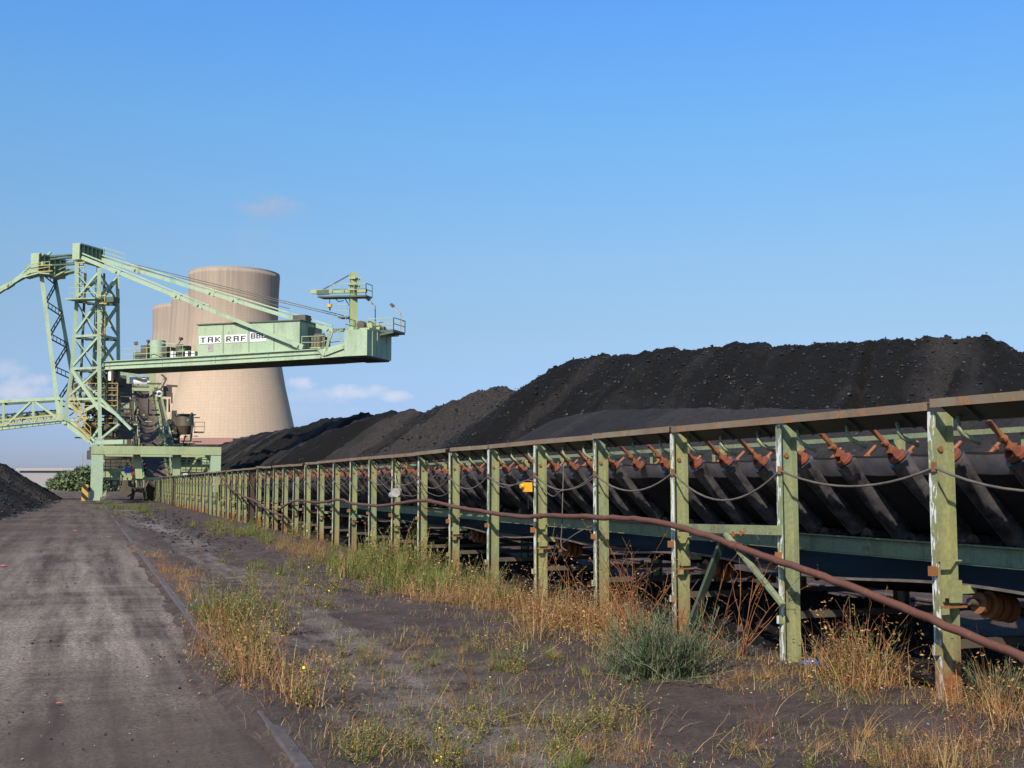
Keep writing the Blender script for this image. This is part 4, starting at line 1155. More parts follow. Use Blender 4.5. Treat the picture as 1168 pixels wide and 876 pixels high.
# left lattice boom
mb = MB(); my = MB()
xs_b = [70, 38, 4, -34, -76, -122, -172]
def top(x): return 454.5 + (70 - x) * .052
def bot(x): return 480.5 + (70 - x) * .118
for v in (0, 3.6):
    for xa, xb in zip(xs_b[:-1], xs_b[1:]):
        B(mb, (xa, top(xa), v), (xb, top(xb), v), .30); B(mb, (xa, bot(xa), v), (xb, bot(xb), v), .34)
    for xa, xb in zip(xs_b[:-1], xs_b[1:]):
        for j in range(6):
            x0_ = xa + (xb-xa)*j/6; x1_ = xa + (xb-xa)*(j+1)/6; mid_ = lambda x: top(x) + (bot(x)-top(x))*.7
            if j % 2: B(mb, (x0_, mid_(x0_), v), (x1_, bot(x1_), v), .09)
            else: B(mb, (x0_, bot(x0_), v), (x1_, mid_(x1_), v), .09)
        B(mb, (xa, top(xa)+(bot(xa)-top(xa))*.7, v), (xb, top(xb)+(bot(xb)-top(xb))*.7, v), .14)
    for i, x in enumerate(xs_b): B(mb, (x, top(x), v), (x, bot(x), v), .22)
    for i in range(len(xs_b) - 1):
        if i % 2 == 0: B(mb, (xs_b[i+1], top(xs_b[i+1]), v), (xs_b[i], bot(xs_b[i]), v), .2)
        else: B(mb, (xs_b[i], top(xs_b[i]), v), (xs_b[i+1], bot(xs_b[i+1]), v), .2)
for x in xs_b: mb.beam(mp(x, top(x), 0), mp(x, top(x), 3.6), .2); mb.beam(mp(x, bot(x), 0), mp(x, bot(x), 3.6), .2)
part(mb, 'boom_truss', M['mach'])
mb = MB()
for xa, xb in zip(xs_b[:-1], xs_b[1:]):
    for f in (.68, .86): B(my, (xa, top(xa)+(bot(xa)-top(xa))*f, -.9), (xb, top(xb)+(bot(xb)-top(xb))*f, -.9), .07)
    mb.hexa([mp(xa, bot(xa)-6, .6), mp(xb, bot(xb)-7, .6), mp(xb, bot(xb)-7, 3.0), mp(xa, bot(xa)-6, 3.0)] + [p + Vector((0,0,.5)) for p in (mp(xa, bot(xa)-6, .6), mp(xb, bot(xb)-7, .6), mp(xb, bot(xb)-7, 3.0), mp(xa, bot(xa)-6, 3.0))])
    for k in range(5):
        x = xa + (xb - xa) * k / 5; B(my, (x, bot(x) - 2, -.9), (x, top(x)+(bot(x)-top(x))*.66, -.9), .06)
for xa, xb in zip(xs_b[:-1], xs_b[1:]):
    for f in (.1, .5, .62): B(mb, (xa, top(xa)+(bot(xa)-top(xa))*f, 1.2), (xb, top(xb)+(bot(xb)-top(xb))*f, 1.2), .12 if f != .1 else .2)
    for k in range(4):
        x = xa + (xb-xa)*(k+.5)/4; B(mb, (x, top(x)+(bot(x)-top(x))*.45, 1.1), (x, bot(x)-3, 1.1), .1); B(mb, (x, top(x)+(bot(x)-top(x))*.55, .9), (x-3, top(x)+(bot(x)-top(x))*.55, 2.8), .2)
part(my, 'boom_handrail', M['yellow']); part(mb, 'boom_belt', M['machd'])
# counterweight boom girders
def girder(v):
    q = MB()
    for (xa, ya0, ya1, xb, yb0, yb1) in ((120,412.5,421.5,240,405.8,415.8), (240,405.8,415.8,366,398.2,408.6)):
        t0, t1, b0_, b1_ = mp(xa,ya0,v), mp(xb,yb0,v), mp(xa,ya1,v), mp(xb,yb1,v)
        q.hexa([b0_, b1_, b1_+Vv*.5, b0_+Vv*.5, t0, t1, t1+Vv*.5, t0+Vv*.5])
        for f in (0, .52, 1):
            p0 = b0_.lerp(t0, f); p1 = b1_.lerp(t1, f); q.beam(p0 - Vv*.06, p1 - Vv*.06, .12 if f == .52 else .26, .07)
    t0, t1, b0_, b1_ = mp(366,398.2,v), mp(393,391,v), mp(366,408.6,v), mp(393,406.4,v)
    q.hexa([b0_, b1_, b1_+Vv*.5, b0_+Vv*.5, t0, t1, t1+Vv*.5, t0+Vv*.5])
    for f in (0, .25, .5, .75, 1):
        x = 125 + (366-125)*f; p = mp(x, 412.5-.0588*(x-125)+.3, v); q.beam(p - Vv*.03, p - Vv*.03 - Vector((0,0,.7)), .05, .08)
    return part(q, 'boom_girder', M['mach'])
girder(0); girder(Wb - .5)
mb = MB()
for (xa, ya, xb, yb) in ((122, 421.2, 366, 408.4), (366.3, 408.2, 392, 406.4)):
    a_ = mp(xa, ya, .1); c_ = mp(xb, yb, .1); mb.hexa([a_-up*.12, c_-up*.12, c_-up*.12+Vv*(Wb-.2), a_-up*.12+Vv*(Wb-.2), a_-up*.01, c_-up*.01, c_-up*.01+Vv*(Wb-.2), a_-up*.01+Vv*(Wb-.2)])
t0, t1 = mp(122, 413, .5), mp(366, 398.9, .5); mb.hexa([t0-up*.3, t1-up*.3, t1-up*.3+Vv*(Wb-1), t0-up*.3+Vv*(Wb-1), t0, t1, t1+Vv*(Wb-1), t0+Vv*(Wb-1)])
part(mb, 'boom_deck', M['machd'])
# counterweight box
mb = MB(); zt = mp(405, 376, 0).z; zb = mp(405, 405.8, 0).z
c0 = mp(392.5, 400, 0); c1 = mp(418.5, 400, 0)
def col(c, z): return Vector((c.x, c.y, z))
c1z = c1; mb.hexa([col(c0,zb), col(c1,zb), col(c1+Vv*Wb,zb), col(c0+Vv*Wb,zb), col(c0,zt), col(c1,zt), col(c1+Vv*Wb,zt), col(c0+Vv*Wb,zt)])
for k in range(1, 5):
    p = c1 + Vv * Wb * k / 5; mb.beam(col(p, zb+.05) + U*.02, col(p, zt-.05) + U*.02, .06, .06)
cw = part(mb, 'counterweight', M['mach'])
mb = MB(); mb.hexa([col(c0,zb-.14)+Vv*.2-U*.1, col(c1,zb-.14)+Vv*.2-U*.1, col(c1+Vv*(Wb-.2),zb-.14)-U*.1, col(c0+Vv*(Wb-.2),zb-.14)-U*.1, col(c0,zb-.003)+Vv*.2, col(c1,zb-.003)+Vv*.2-U*.1, col(c1+Vv*(Wb-.2),zb-.003)-U*.1, col(c0+Vv*(Wb-.2),zb-.003)]); part(mb, 'base_plate', M['black'], cw)
# platform on top and handrails
def rails(mb, pts, h=1.05, step=1.3, r=.035):
    for a, b in zip(pts[:-1], pts[1:]):
        for f in (.5, 1): mb.beam(a + Vector((0,0,h*f)), b + Vector((0,0,h*f)), r*1.6)
        n = max(1, int((b - a).length / step))
        for k in range(n + 1): p = a.lerp(b, k / n); mb.beam(p, p + Vector((0,0,h)), r*1.6)
mb = MB(); p0 = col(c1, zt) + Vv*2.4 - U*1.2; e = 2.4
q4 = [p0, p0 + U*(1.2+e*.55), p0 + U*(1.2+e*.55) + Vv*(Wb-2.4), p0 + Vv*(Wb-2.4)]
mb.hexa([p + Vector((0,0,.01)) for p in q4] + [p + Vector((0,0,.22)) for p in q4]); mb.beam(q4[1]+Vector((0,0,-.2))-U*1.3, q4[1]+Vector((0,0,.0)), .2)
part(mb, 'platform', M['machd'])
def hrail(p, *a):
    m_ = MB(); rails(m_, p, *a); part(m_, 'handrail', M['machy'])
z_ = Vector((0,0,.2)); hrail([q4[0]+z_, q4[1]+z_, q4[2]+z_, q4[3]+z_]); hrail([col(c0,zt)+U*.1, col(c0+Vv*Wb,zt)+U*.1])
hrail([mp(344,397.5,0), mp(366,397,0), mp(388,391.5,0)]); hrail([mp(344,397.5,0)+Vv*Wb, mp(388,391.5,0)+Vv*Wb])
hrail([mp(140,411,0), mp(222,406.5,0)]); hrail([mp(124,412.5,0)+Vv*Wb, mp(225,406.5,0)+Vv*Wb])
hrail([mp(79,341,-1.1), mp(112,340,-1.1)]); hrail([mp(30,315,-.8), mp(56,310.5,-.8)]); hrail([mp(62,316,1.6), mp(84,306,1.6)]);
hrail([b0.lerp(b1,.02)+up*.8, b0.lerp(b1,.12)+up*.8], .9)

# machinery on counterweight
mb = MB()
def mot(c, r, L, ax=U, m=0): mb.tube(c - ax*L/2, c + ax*L/2, r, 14, m)
bz = Vector((0,0,zt))
mot(col(c0, zt+.5)+U*1.2+Vv*.9, .36, .5, Vv, 1); mot(col(c0, zt+.45)+U*1.5+Vv*1.9, .34, .6, Vv, 0); mot(col(c0, zt+.55)+U*1.4+Vv*3.4, .42, .6, Vv, 0)
mot(col(c0, zt+.5)+U*1.3+Vv*4.6, .34, .6, U, 1); mb.box(*[tuple(x) for x in (col(c0,zt+.01)+U*.9+Vv*3.0-Vector((.4,.4,0)), col(c0,zt+1.1)+U*.9+Vv*3.0+Vector((.4,.4,0)))])
mb.beam(col(c0,zt+.12)+U*1.6+Vv*.6, col(c0,zt+.12)+U*2+Vv*5.6, 1.0, .2)
part(mb, 'winch', [M['machy'], M['steeld']])
mb = MB(); p = mp(366, 398, 1.0)
mb.beam(p - U*.65 + Vector((0,0,.55)), p + U*.65 + Vector((0,0,.55)), 1.0, .9); mb.tube(p - U*.6 + Vector((0,0,1.15)), p + U*.3 + Vector((0,0,1.15)), .22, 12); mb.beam(p - U*.75 + Vector((0,0,.06)), p + U*.75 + Vector((0,0,.06)), 1.2, .1, 1)
for k in range(5): q = p - U*.6 + U*.3*k - Vv*.52; mb.beam(q + Vector((0,0,.12)), q + Vector((0,0,1.0)), .05, .05, 1)
part(mb, 'generator', [M['steeld'], M['machy']])
mb = MB(); pv = mp(379, 377, 0); 
for v in (0, Wb):
    B(mb, (377,377,v), (371,404,v), .2) if v == 0 else None
    mb.beam(mp(379,377,Wd), mp(379,377,Wd) + U*1.2, .3); mb.beam(mp(379,377,Wd), mp(371,404,v*.55), .2)
mb.beam(mp(364,398,0), mp(371,405,0), .3); mb.beam(mp(371,404,0), mp(392,396,0), .3)
part(mb, 'prop', M['mach'])
# jib crane on the counterweight
def J(px, py): return mp(px, py, 2.0)
mb = MB(); mb.beam(J(403,377), J(403,336), .62, .62); mb.beam(J(403,336), J(403,311), .5, .6); mb.tube(J(403,374), J(403,378), .55, 12)
for y in (318, 326, 331): mb.beam(J(400,y), J(408,y), .9, .14)
jib = part(mb, 'jib_crane', M['machy'])
mb = MB(); mb.beam(J(355,333), J(418,331.5), .28, .34); mb.beam(J(366,331.5), J(398,314), .09, .09, 1); mb.beam(J(362,334), J(376,333), .3, .4, 1); part(mb, 'jib', [M['machy'], M['machd']], jib)
mb = MB(); mb.beam(J(366,339.5), J(421,338.5), 1.2, .14); mb.beam(J(388,362.5), J(400,362.5), 1.0, .12); part(mb, 'platform', M['machd'], jib)
mb = MB(); rails(mb, [J(380,339)-Vv*.6, J(421,338)-Vv*.6, J(421,338)+Vv*.6], 1.05, 1.0); rails(mb, [J(388,362)-Vv*.5, J(399,362)-Vv*.5], 1.05, .7); rails(mb, [J(409,330), J(413,330)], 1.0, .5)
part(mb, 'handrail', M['machy'], jib)
mb = MB(); mb.tube(J(376,334), J(376,347), .03, 5, 1); mb.tube(J(376,347), J(376,350.5), .22, 10); mb.tube(J(376,350.5), J(376.5,354), .07, 6, 1)
mb.pipe([J(382,340), J(386,344), J(392,343)], .04, 5, 1); mb.pipe([J(394,341), J(398,348), J(402,352)], .04, 5, 1); part(mb, 'hook', [M['ysw'], M['black']], jib)
# flood lamps on bent poles
for pts_ in ([(428,377),(428,350),(419,340)], [(457,376),(457,358),(446,347)], [(166,412),(166,398),(170,388)], [(201,407),(202,395),(207,385)], [(157,412),(157,402),(155,390)]):
    v = 4.0 if pts_[0][0] > 300 else 1.0
    mb = MB(); q = [mp(*p, v) for p in pts_]; mb.tube(q[0], q[1], .05, 6); mb.beam(q[1], q[2], .16, .1); mb.beam(q[2], q[2].lerp(q[1], .25), .35, .22, 1); part(mb, 'flood_lamp', [M['concrete_base'], M['steeld']])
# machine house with the maker's lettering
zh1 = mp(226, 371, .3).z; h0 = mp(225.5, 405, .3); h1 = mp(341.5, 399, .3); zb0 = mp(225.5, 406.2, .3).z; zb1 = mp(341.5, 399.5, .3).z
zh2 = mp(341.5, 365.8, .3).z; Dh = Wb - .8
mb = MB(); mb.hexa([col(h0,zb0), col(h1,zb1), col(h1,zb1)+Vv*Dh, col(h0,zb0)+Vv*Dh, col(h0,zh1), col(h1,zh2), col(h1,zh2)+Vv*Dh, col(h0,zh1)+Vv*Dh])
house = part(mb, 'machine_house', M['mach'])
mb = MB(); o_ = U*.12; n_ = Vv*.12
mb.hexa([col(h0,zh1+.003)-o_-n_, col(h1,zh2+.003)+o_-n_, col(h1,zh2+.003)+o_+n_+Vv*Dh, col(h0,zh1+.003)-o_+n_+Vv*Dh, col(h0,zh1+.1)-o_-n_, col(h1,zh2+.1)+o_-n_, col(h1,zh2+.1)+o_+n_+Vv*Dh, col(h0,zh1+.1)-o_+n_+Vv*Dh])
part(mb, 'roof', M['machd'], house)
def hp_(px, py, off=.0): return mp(px, py, .3 - off)
mb = MB()
for x in (254.5, 284, 312.5): mb.beam(hp_(x, 404.5-(x-226)*.055, .012), hp_(x, 371.5-(x-226)*.043, .012), .05, .03)
part(mb, 'panel_seam', M['machd'], house)
mb = MB(); mb.hexa([hp_(237,401.5,.02)+Vv*.1, hp_(243,401.2,.02)+Vv*.1, hp_(243,401.2,.02), hp_(237,401.5,.02), hp_(237,393,.02)+Vv*.1, hp_(243,392.7,.02)+Vv*.1, hp_(243,392.7,.02), hp_(237,393,.02)]); part(mb, 'hatch', M['concrete_base'], house)
mb = MB(); q0 = col(h1,zb1+.3)+U*.02; mb.beam(q0+Vv*1.5+Vector((0,0,1)), q0+Vv*2.6+Vector((0,0,1)), .06, 2.0); part(mb, 'door', M['machd'], house)
mb = MB(); p = hp_(336,366)+Vv*2.0; mb.beam(p - U*1.1 + Vector((0,0,.45)), p + U*.2 + Vector((0,0,.45)), 1.0, .62); part(mb, 'roof_unit', M['steeld'], house)
GL = {'T': ['11111','00100','00100','00100','00100','00100','00100'], 'A': ['11111','10001','10001','11111','10001','10001','10001'], 'K': ['10001','10010','10100','11000','10100','10010','10001'],
      'R': ['11110','10001','10001','11110','10100','10010','10001'], 'F': ['11111','10000','10000','11110','10000','10000','10000'], 'B': ['11110','10001','10001','11110','10001','10001','11110'], 'C': ['11111','10001','10000','10000','10000','10001','11111']}
panel = MB(); lett = MB()
def slab(mb_, xa, ya, xb, yb, off, th, m=0):
    sl = -.045
    P4 = [hp_(xa, yb, off), hp_(xb, yb + (xb-xa)*sl, off), hp_(xb, ya + (xb-xa)*sl, off), hp_(xa, ya, off)]
    mb_.add([p for p in P4] + [p + Vv*th for p in P4], [(0,1,2,3),(7,6,5,4),(0,4,5,1),(1,5,6,2),(2,6,7,3),(3,7,4,0)], m)
def word(chars, xs, w, y0f, h, tile):
    for ch, x in zip(chars, xs):
        y0_ = y0f - (x - 227) * .045
        if tile: slab(panel, x, y0_, x + w, y0_ + h, .045, .04)
        g = GL[ch]; cw_ = (w * .66) / 5; chh = (h * .68) / 7
        for r_, row in enumerate(g):
            c_ = 0
            while c_ < 5:
                if row[c_] == '1':
                    e_ = c_
                    while e_ < 5 and row[e_] == '1': e_ += 1
                    xa = x + w*.17 + c_*cw_ - .12; xb = x + w*.17 + e_*cw_ + .42
                    yy = y0_ + h*.16 + r_*chh - (xa - x)*.045
                    slab(lett, xa, yy - .05, xb, yy + chh + .08, .07, .02)
                    c_ = e_
                else: c_ += 1
word('TAK', [227.2, 235.6, 244.0], 8.2, 383.8, 8.6, True)
word('RAF', [256.6, 265.0, 273.4], 8.2, 383.8, 8.6, True)
slab(panel, 285, 379.0, 303.5, 390.0, .045, .04); word('BBC', [285.3, 291.2, 297.1], 6.6, 381.6, 8.6, False)
sp = part(panel, 'sign_panel', M['white'], house); part(lett, 'lettering', M['black'], house)
# equipment on the deck left of the house
mb = MB()
def eq(px0, px1, py0, py1, m=0, v=.8, d=1.6):
    a = mp(px0, py1, v); b = mp(px1, py1, v); zt_ = mp(px0, py0, v).z
    mb.hexa([a, b, b+Vv*d, a+Vv*d, col(a,zt_), col(b,zt_), col(b,zt_)+Vv*d, col(a,zt_)+Vv*d], m)
eq(160,168,394,411,2); eq(152,160,402,412,1); p = mp(180,409,1.4); q = mp(180,389,1.4); mb.tube(p, q, .36*2, 14, 0); eq(186,190,395,409,2); 
mb.beam(mp(184,391,1), mp(206,393,1), .08)
for x in (194, 199, 211, 218): eq(x, x+3.6, 400.5, 407.5, 3)
eq(200,206,393,407,2); eq(206,209,399,407,2); eq(214,217,400,407,2); mb.tube(mp(205,401,1), mp(212,401,1), .3, 10, 1)
part(mb, 'deck_equipment', [M['mach'], M['machd'], M['steeld'], M['white']])
# ladders on the mast, yellow
mb = MB()
def ladder(a, b, w=.5):
    d = (b - a); n = int(d.length / .45)
    for s in (-1, 1): mb.beam(a + U*w/2*s, b + U*w/2*s, .07)
    for k in range(n): p = a + d * k / n; mb.beam(p - U*w/2, p + U*w/2, .06)
    for k in range(int(d.length / 1.1)):
        p = a + d * (k * 1.1 / d.length); mb.beam(p - U*.4 - Vv*.5, p + U*.4 - Vv*.5, .06); mb.beam(p - U*.4 - Vv*.5, p - U*.4, .06); mb.beam(p + U*.4 - Vv*.5, p + U*.4, .06)
ladder(mp(93,338,.4), mp(93,297,.4)); ladder(mp(117,382,.4), mp(117,335,.4)); ladder(mp(117,414,.8), mp(117,384,.8)); 
mb.beam(mp(88,300,-.6), mp(97,299,-.6), .1); mb.beam(mp(88,305,-.6), mp(97,304,-.6), .1); mb.beam(mp(110,338,-.6), mp(121,337,-.6), .1); mb.beam(mp(110,346,-.6), mp(122,346,-.6), .1)
for y in (303, 310): mb.beam(mp(42,y,-.8), mp(60,y-1,-.8), .08)
part(mb, 'ladder', M['yellow'])

# portal straddling the conveyor (perpendicular to the rails)
YP = 100.0
def pb(x0, x1, y0, y1, d0, d1, name, mat, parent=mach, Yp=YP):
    mb = MB(); a = onY(x0, y1, Yp); b = onY(x1, y1, Yp); t_ = onY(x0, y0, Yp).z
    mb.box((a.x, Yp + d0, a.z), (b.x, Yp + d1, t_)); return part(mb, name, mat, parent)
def legp(x0, x1, y0, d0, d1, Yp=YP, zbase=.45, name='portal_leg'):
    mb = MB(); a = onY(x0, y0, Yp); b = onY(x1, y0, Yp)
    mb.box((a.x, Yp + d0, zbase), (b.x, Yp + d1, a.z)); mb.box((a.x-.08, Yp + d0 - .08, zbase-.2), (b.x+.08, Yp + d1 + .08, zbase-.002))
    return part(mb, name, M['mach'])
pb(104, 251.5, 508.5, 518, -.5, .5, 'portal_beam', M['machy'])
legp(104.5, 118, 518.05, -.45, .45); legp(240, 251.5, 518.05, -.45, .45)
pb(104, 251.5, 509, 518, 7.5, 8.5, 'portal_beam', M['machy'])
for (xa, xb) in ((104.5,118),(240,251.5)):
    mb = MB(); a = onY(xa, 518.05, YP); b = onY(xb, 518.05, YP); mb.box((a.x, YP+7.55, .45), (b.x, YP+8.45, a.z)); mb.box((a.x+.2, YP+.51, a.z-.0+.05), (b.x-.2, YP+7.49, a.z+.6)); part(mb, 'portal_leg', M['mach'])
for (xa, xb, xc_, xd) in ((152,160,155,163), (197,207,197,205)):
    mb = MB(); a, b, c_, d_ = onY(xa,518.1,YP+.6), onY(xb,518.1,YP+.6), onY(xd,546,YP+.6), onY(xc_,546,YP+.6)
    mb.add([d_, c_, b, a] + [p + Vector((0,.8,0)) for p in (d_, c_, b, a)], [(0,1,2,3),(7,6,5,4),(0,4,5,1),(1,5,6,2),(2,6,7,3),(3,7,4,0)]); part(mb, 'portal_strut', M['machy'])
# hazard striped buffers at the left leg + bogies
m, t, b = newmat('hazard_stripes'); wv = t.node('ShaderNodeTexWave', wave_type='BANDS', bands_direction='DIAGONAL'); wv.inputs['Scale'].default_value = .8; t.link(worldpos(t), wv.inputs['Vector'])
t.link(t.mix(t.ramp(wv.outputs['Fac'], [(.49, 0.0), (.51, 1.0)]), (.55,.33,.03), (.02,.02,.02)), b.inputs['Base Color']); M['hazard'] = m
for xr in (1.16, 10.55):
    for dy in (0, 8):
        mb = MB(); mb.box((xr-.5, YP+dy-1.6, .12), (xr+.5, YP+dy+1.6, .249), 1)
        for k in (-1.2, -.4, .4, 1.2): mb.tube((xr-.18, YP+dy+k, .33), (xr+.18, YP+dy+k, .33), .21, 14, 1)
        xl = onY(104.5 if xr < 5 else 251.5, 552, YP).x - (.75 if xr < 5 else -.1); mb.box((xl, YP+dy-1.0, .25), (xl+.5, YP+dy+.9, 1.55), 0)
        part(mb, 'bogie', [M['hazard'], M['steeld']])
# walkway of portal, yellow-green, and odd equipment
mb = MB()
for (x0, x1, y, dd) in ((118,152,536,0), (118,150,546,0), (196,240,531,.3), (196,245,541,.3), (150,200,546,.3)):
    a = onY(x0, y, YP+1.2+dd); b = onY(x1, y, YP+1.2+dd); mb.box((a.x, a.y, a.z-.12), (b.x, a.y+.9, a.z+.12))
for (x0, x1, y) in ((118,152,528), (118,152,532), (196,240,524), (196,240,528), (208,245,536)):
    a = onY(x0, y, YP+1.1); b = onY(x1, y, YP+1.1); mb.beam(a, b, .07)
for x in list(range(120, 152, 6)) + list(range(200, 244, 6)):
    a = onY(x, 546 if x < 190 else 541, YP+1.1); b = onY(x, 524, YP+1.1); mb.beam(a, b, .07)
mb.beam(onY(118,566,YP+2), onY(130,548,YP+2), .2); mb.beam(onY(214,540,YP+2), onY(226,520,YP+2), .14); mb.beam(onY(230,524,YP+2), onY(242,538,YP+2), .14)
a = onY(118,541,YP+3); b = onY(150,541,YP+3); mb.box((a.x,a.y,a.z-.3),(b.x,a.y+3,a.z+.5)); a = onY(197,536,YP+3); b = onY(243,536,YP+3); mb.box((a.x,a.y,a.z-.3),(b.x,a.y+3,a.z+.4))
part(mb, 'portal_walkway', M['machy'])
mb = MB(); a = onY(131,545,YP+1.5); mb.tube((a.x,a.y,a.z-.4), (a.x, a.y+.3, a.z-.4), .42, 16); mb.tube((a.x,a.y-.02,a.z-.4), (a.x, a.y+.32, a.z-.4), .2, 12, 1); part(mb, 'cable_reel', [M['steeld'], M['machy']])
mb = MB()
for (x0,x1,y0,y1,m) in ((142,149,533,540,0),(149.3,152,533,541,1),(206,214,540,544,2)):
    a = onY(x0,y1,YP+.9); b = onY(x1,y1,YP+.9); z2 = onY(x0,y0,YP+.9).z; mb.box((a.x,a.y,a.z),(b.x,a.y+.5,z2), m)
part(mb, 'control_cabinet', [M['blue'], M['redp'], M['white']])
# slewing turntable and dusty machinery between portal and superstructure
mb = MB(); cz = onY(165, 506, YP+4); pc = mp(124, 505, 1.5); zt0 = onY(150,508,YP).z
mb.tube((pc.x,pc.y,zt0-.9), (pc.x,pc.y,zt0-.1), 1.9, 32, 0); mb.tube((pc.x,pc.y,zt0-.09), (pc.x,pc.y,zt0+.25), 1.7, 32, 1)
part(mb, 'turntable', [M['steeld'], M['machd']])
# tripper: the conveyor belt lifted on an inclined bridge beyond the portal
trip = empty('belt_tripper', (XC, 122, 0), 'dusty brown inclined tripper bridge with a troughed belt, rising behind the green portal', 'tripper car')
TO = (XC, 122, 0)
def tpart(mb, name, mat, parent=trip): return mb.build(name, mat, parent, TO)
T0 = onY(181, 556, 112); T1 = onY(161.5, 441, 158)
dT = (T1 - T0); dn = dT.normalized(); nz = Vector((0, -dn.z, dn.y))
mb = MB(); tp = [(-1.0,.45),(-.6,.1),(-.25,0),(.25,0),(.6,.1),(1.0,.45)]; V = []; ns = 40
for k in range(ns + 1):
    c = T0 + dT * k / ns
    for (x, z) in tp: V.append(c + Vector((x,0,0)) + nz * z)
mb.add(V, [(k*6+i, (k+1)*6+i, (k+1)*6+i+1, k*6+i+1)[::-1] for k in range(ns) for i in range(5)], 0, True); tpart(mb, 'belt', M['beltbrown'])
for s in (-1, 1):
    mb = MB()
    for off in (-.1, -1.3): mb.beam(T0 + Vector((s*1.2,0,0)) + nz*off, T1 + Vector((s*1.2,0,0)) + nz*off, .22, .28)
    for k in range(23):
        p = T0 + dT*k/23 + Vector((s*1.2,0,0)); q = T0 + dT*(k+1)/23 + Vector((s*1.2,0,0)); mb.beam(p + nz*-.1, q + nz*-1.3, .12); mb.beam(p + nz*-.1, p + nz*-1.3, .12)
        mb.beam(p + nz*.0, p + nz*.65 - Vector((s*.3,0,0)), .14, .14)
    tpart(mb, 'side_truss', M['machy'] if s == 1 else M['steeld'])
mb = MB()
for k in range(34):
    p = T0 + dT*(k+.5)/34
    for s in (-1, 1): mb.tube(p + Vector((s*.45,0,0)) + nz*-.1, p + Vector((s*1.12,0,0)) + nz*.48, .1, 8)
tpart(mb, 'idlers', M['steeld'])
mb = MB()
for s in (-1, 1):
    for w0 in (1.35, 2.0): rails(mb, [T0 + Vector((s*w0,0,0)) + nz*.0, T1 + Vector((s*w0,0,0)) + nz*0], 1.1, 1.6, .04)
tpart(mb, 'handrail', M['machy'])
mb = MB()
for s in (-1, 1): mb.beam(T0 + Vector((s*1.7,0,-.05)), T1 + Vector((s*1.7,0,-.05)), .6, .1)
tpart(mb, 'walkway', M['steeld'])
mb = MB()
for k in (.25, .5, .75, 1.0):
    p = T0 + dT*k
    for s in (-1, 1):
        mb.beam((p.x+s*1.3, p.y, p.z-1.3), (p.x+s*2.0, p.y, 0), .35, .35)
    for f in (.3, .65): mb.beam((p.x-2.2, p.y, p.z*f), (p.x+2.2, p.y, p.z*f), .2)
    mb.beam((p.x-1.7, p.y, p.z-1.3), (p.x+2.4, p.y, .3), .16); mb.beam((p.x+1.7, p.y, p.z-1.3), (p.x-2.4, p.y, .3), .16)
tpart(mb, 'trestle', M['steeld'])
# head frame with the pale drum, motor, hopper, stair tower
mb = MB(); hy = 150
def tb(x0, x1, y0, y1, Yp, d, m=0):
    a = onY(x0,y1,Yp); b = onY(x1,y1,Yp); z2 = onY(x0,y0,Yp).z; mb.box((a.x, Yp, a.z), (b.x, Yp+d, z2), m)
tb(147,172,442,445.5,hy,1.0,0)
for x in (146,172): mb.beam(onY(x,424,hy), onY(x,478,hy), .35)
for x in (136,141,176): mb.beam(onY(x,424,hy+3), onY(x,510,hy+3), .4)
mb.beam(onY(138,424,hy), onY(176,422,hy), .3); mb.beam(onY(146,425,hy), onY(160,430,hy), .25); mb.beam(onY(172,425,hy), onY(160,430,hy), .25)
mb.beam(onY(120,468.5,hy), onY(187,468.5,hy), .12)
tpart(mb, 'head_frame', M['machy'])
mb = MB(); mb.tube(onY(147,435.5,hy+1), onY(170,435.5,hy+1), .62, 18); tb(139.5,143.5,436,454,hy,.6); tb(146,149,453,463,hy-1,.5); tpart(mb, 'head_drum', M['white'])
mb = MB(); c = onY(181.5, 449, hy); mb.tube(c, c + Vector((0,1.5,0)), .62, 18); mb.tube(c - Vector((0,.03,0)), c + Vector((0,.1,0)), .42, 18, 1); mb.tube(c - Vector((0,.06,0)), c, .2, 12); mb.box((c.x-.6,c.y+.1,c.z-1.4),(c.x+.9,c.y+1.6,c.z-.65)); tpart(mb, 'drive_motor', [M['steeld'], M['white']])
mb = MB(); c = onY(211, 487, 140); 
for (z0_, z1_, r0_, r1_) in ((1.5,1.4,1.25,1.2),(1.4,.1,.95,1.05),(.1,-.9,1.05,.6)): mb.tube(c + Vector((0,0,z0_)), c + Vector((0,0,z1_)), r0_, 20, r2=r1_)
tb(196,201,468,500,140,1.5); tb(192,205,478,508,141,2); tpart(mb, 'hopper', M['steeld'])
mb = MB(); tb(222,233,492,493.5,140,1.2); rails(mb, [onY(222,492,140), onY(233,492,140)], 1.1, .6)
for (p, q) in (((183,445),(190,432)),((190,432),(184,427)),((193,470),(193,455)),((196,460),(196,448))): mb.beam(onY(*p,hy), onY(*q,hy), .2)
tpart(mb, 'side_platform', M['steeld'])
mb = MB()
for i in range(7):       # stair tower left of the bridge
    y_ = 455 + i*11; a = onY(134,y_,136); b = onY(152,y_,136); mb.box((a.x,136,a.z-.06),(b.x,138,a.z+.06)); 
    if i < 6:
        c = onY(135 if i%2 else 151, y_, 136.5); d = onY(151 if i%2 else 135, y_+11, 136.5); mb.beam(c, d, .9, .22)
    rails(mb, [Vector((a.x,136,a.z)), Vector((b.x,136,b.z))], 1.0, .35, .03)
for x in (134,152):
    for yy in (136, 138): mb.beam(onY(x,452,yy), onY(x,540,yy), .18)
tpart(mb, 'stair_tower', M['steeld'])
for (x0,x1,y0,y1,Yp) in ((117,134,426,447,118),(120,132,470,492,120),(178,190,500,508,128),(165,178,506,512,130)):
    mb = MB(); tb(x0,x1,y0,y1,Yp,2.0); tpart(mb, 'drive_housing', M['steeld'])
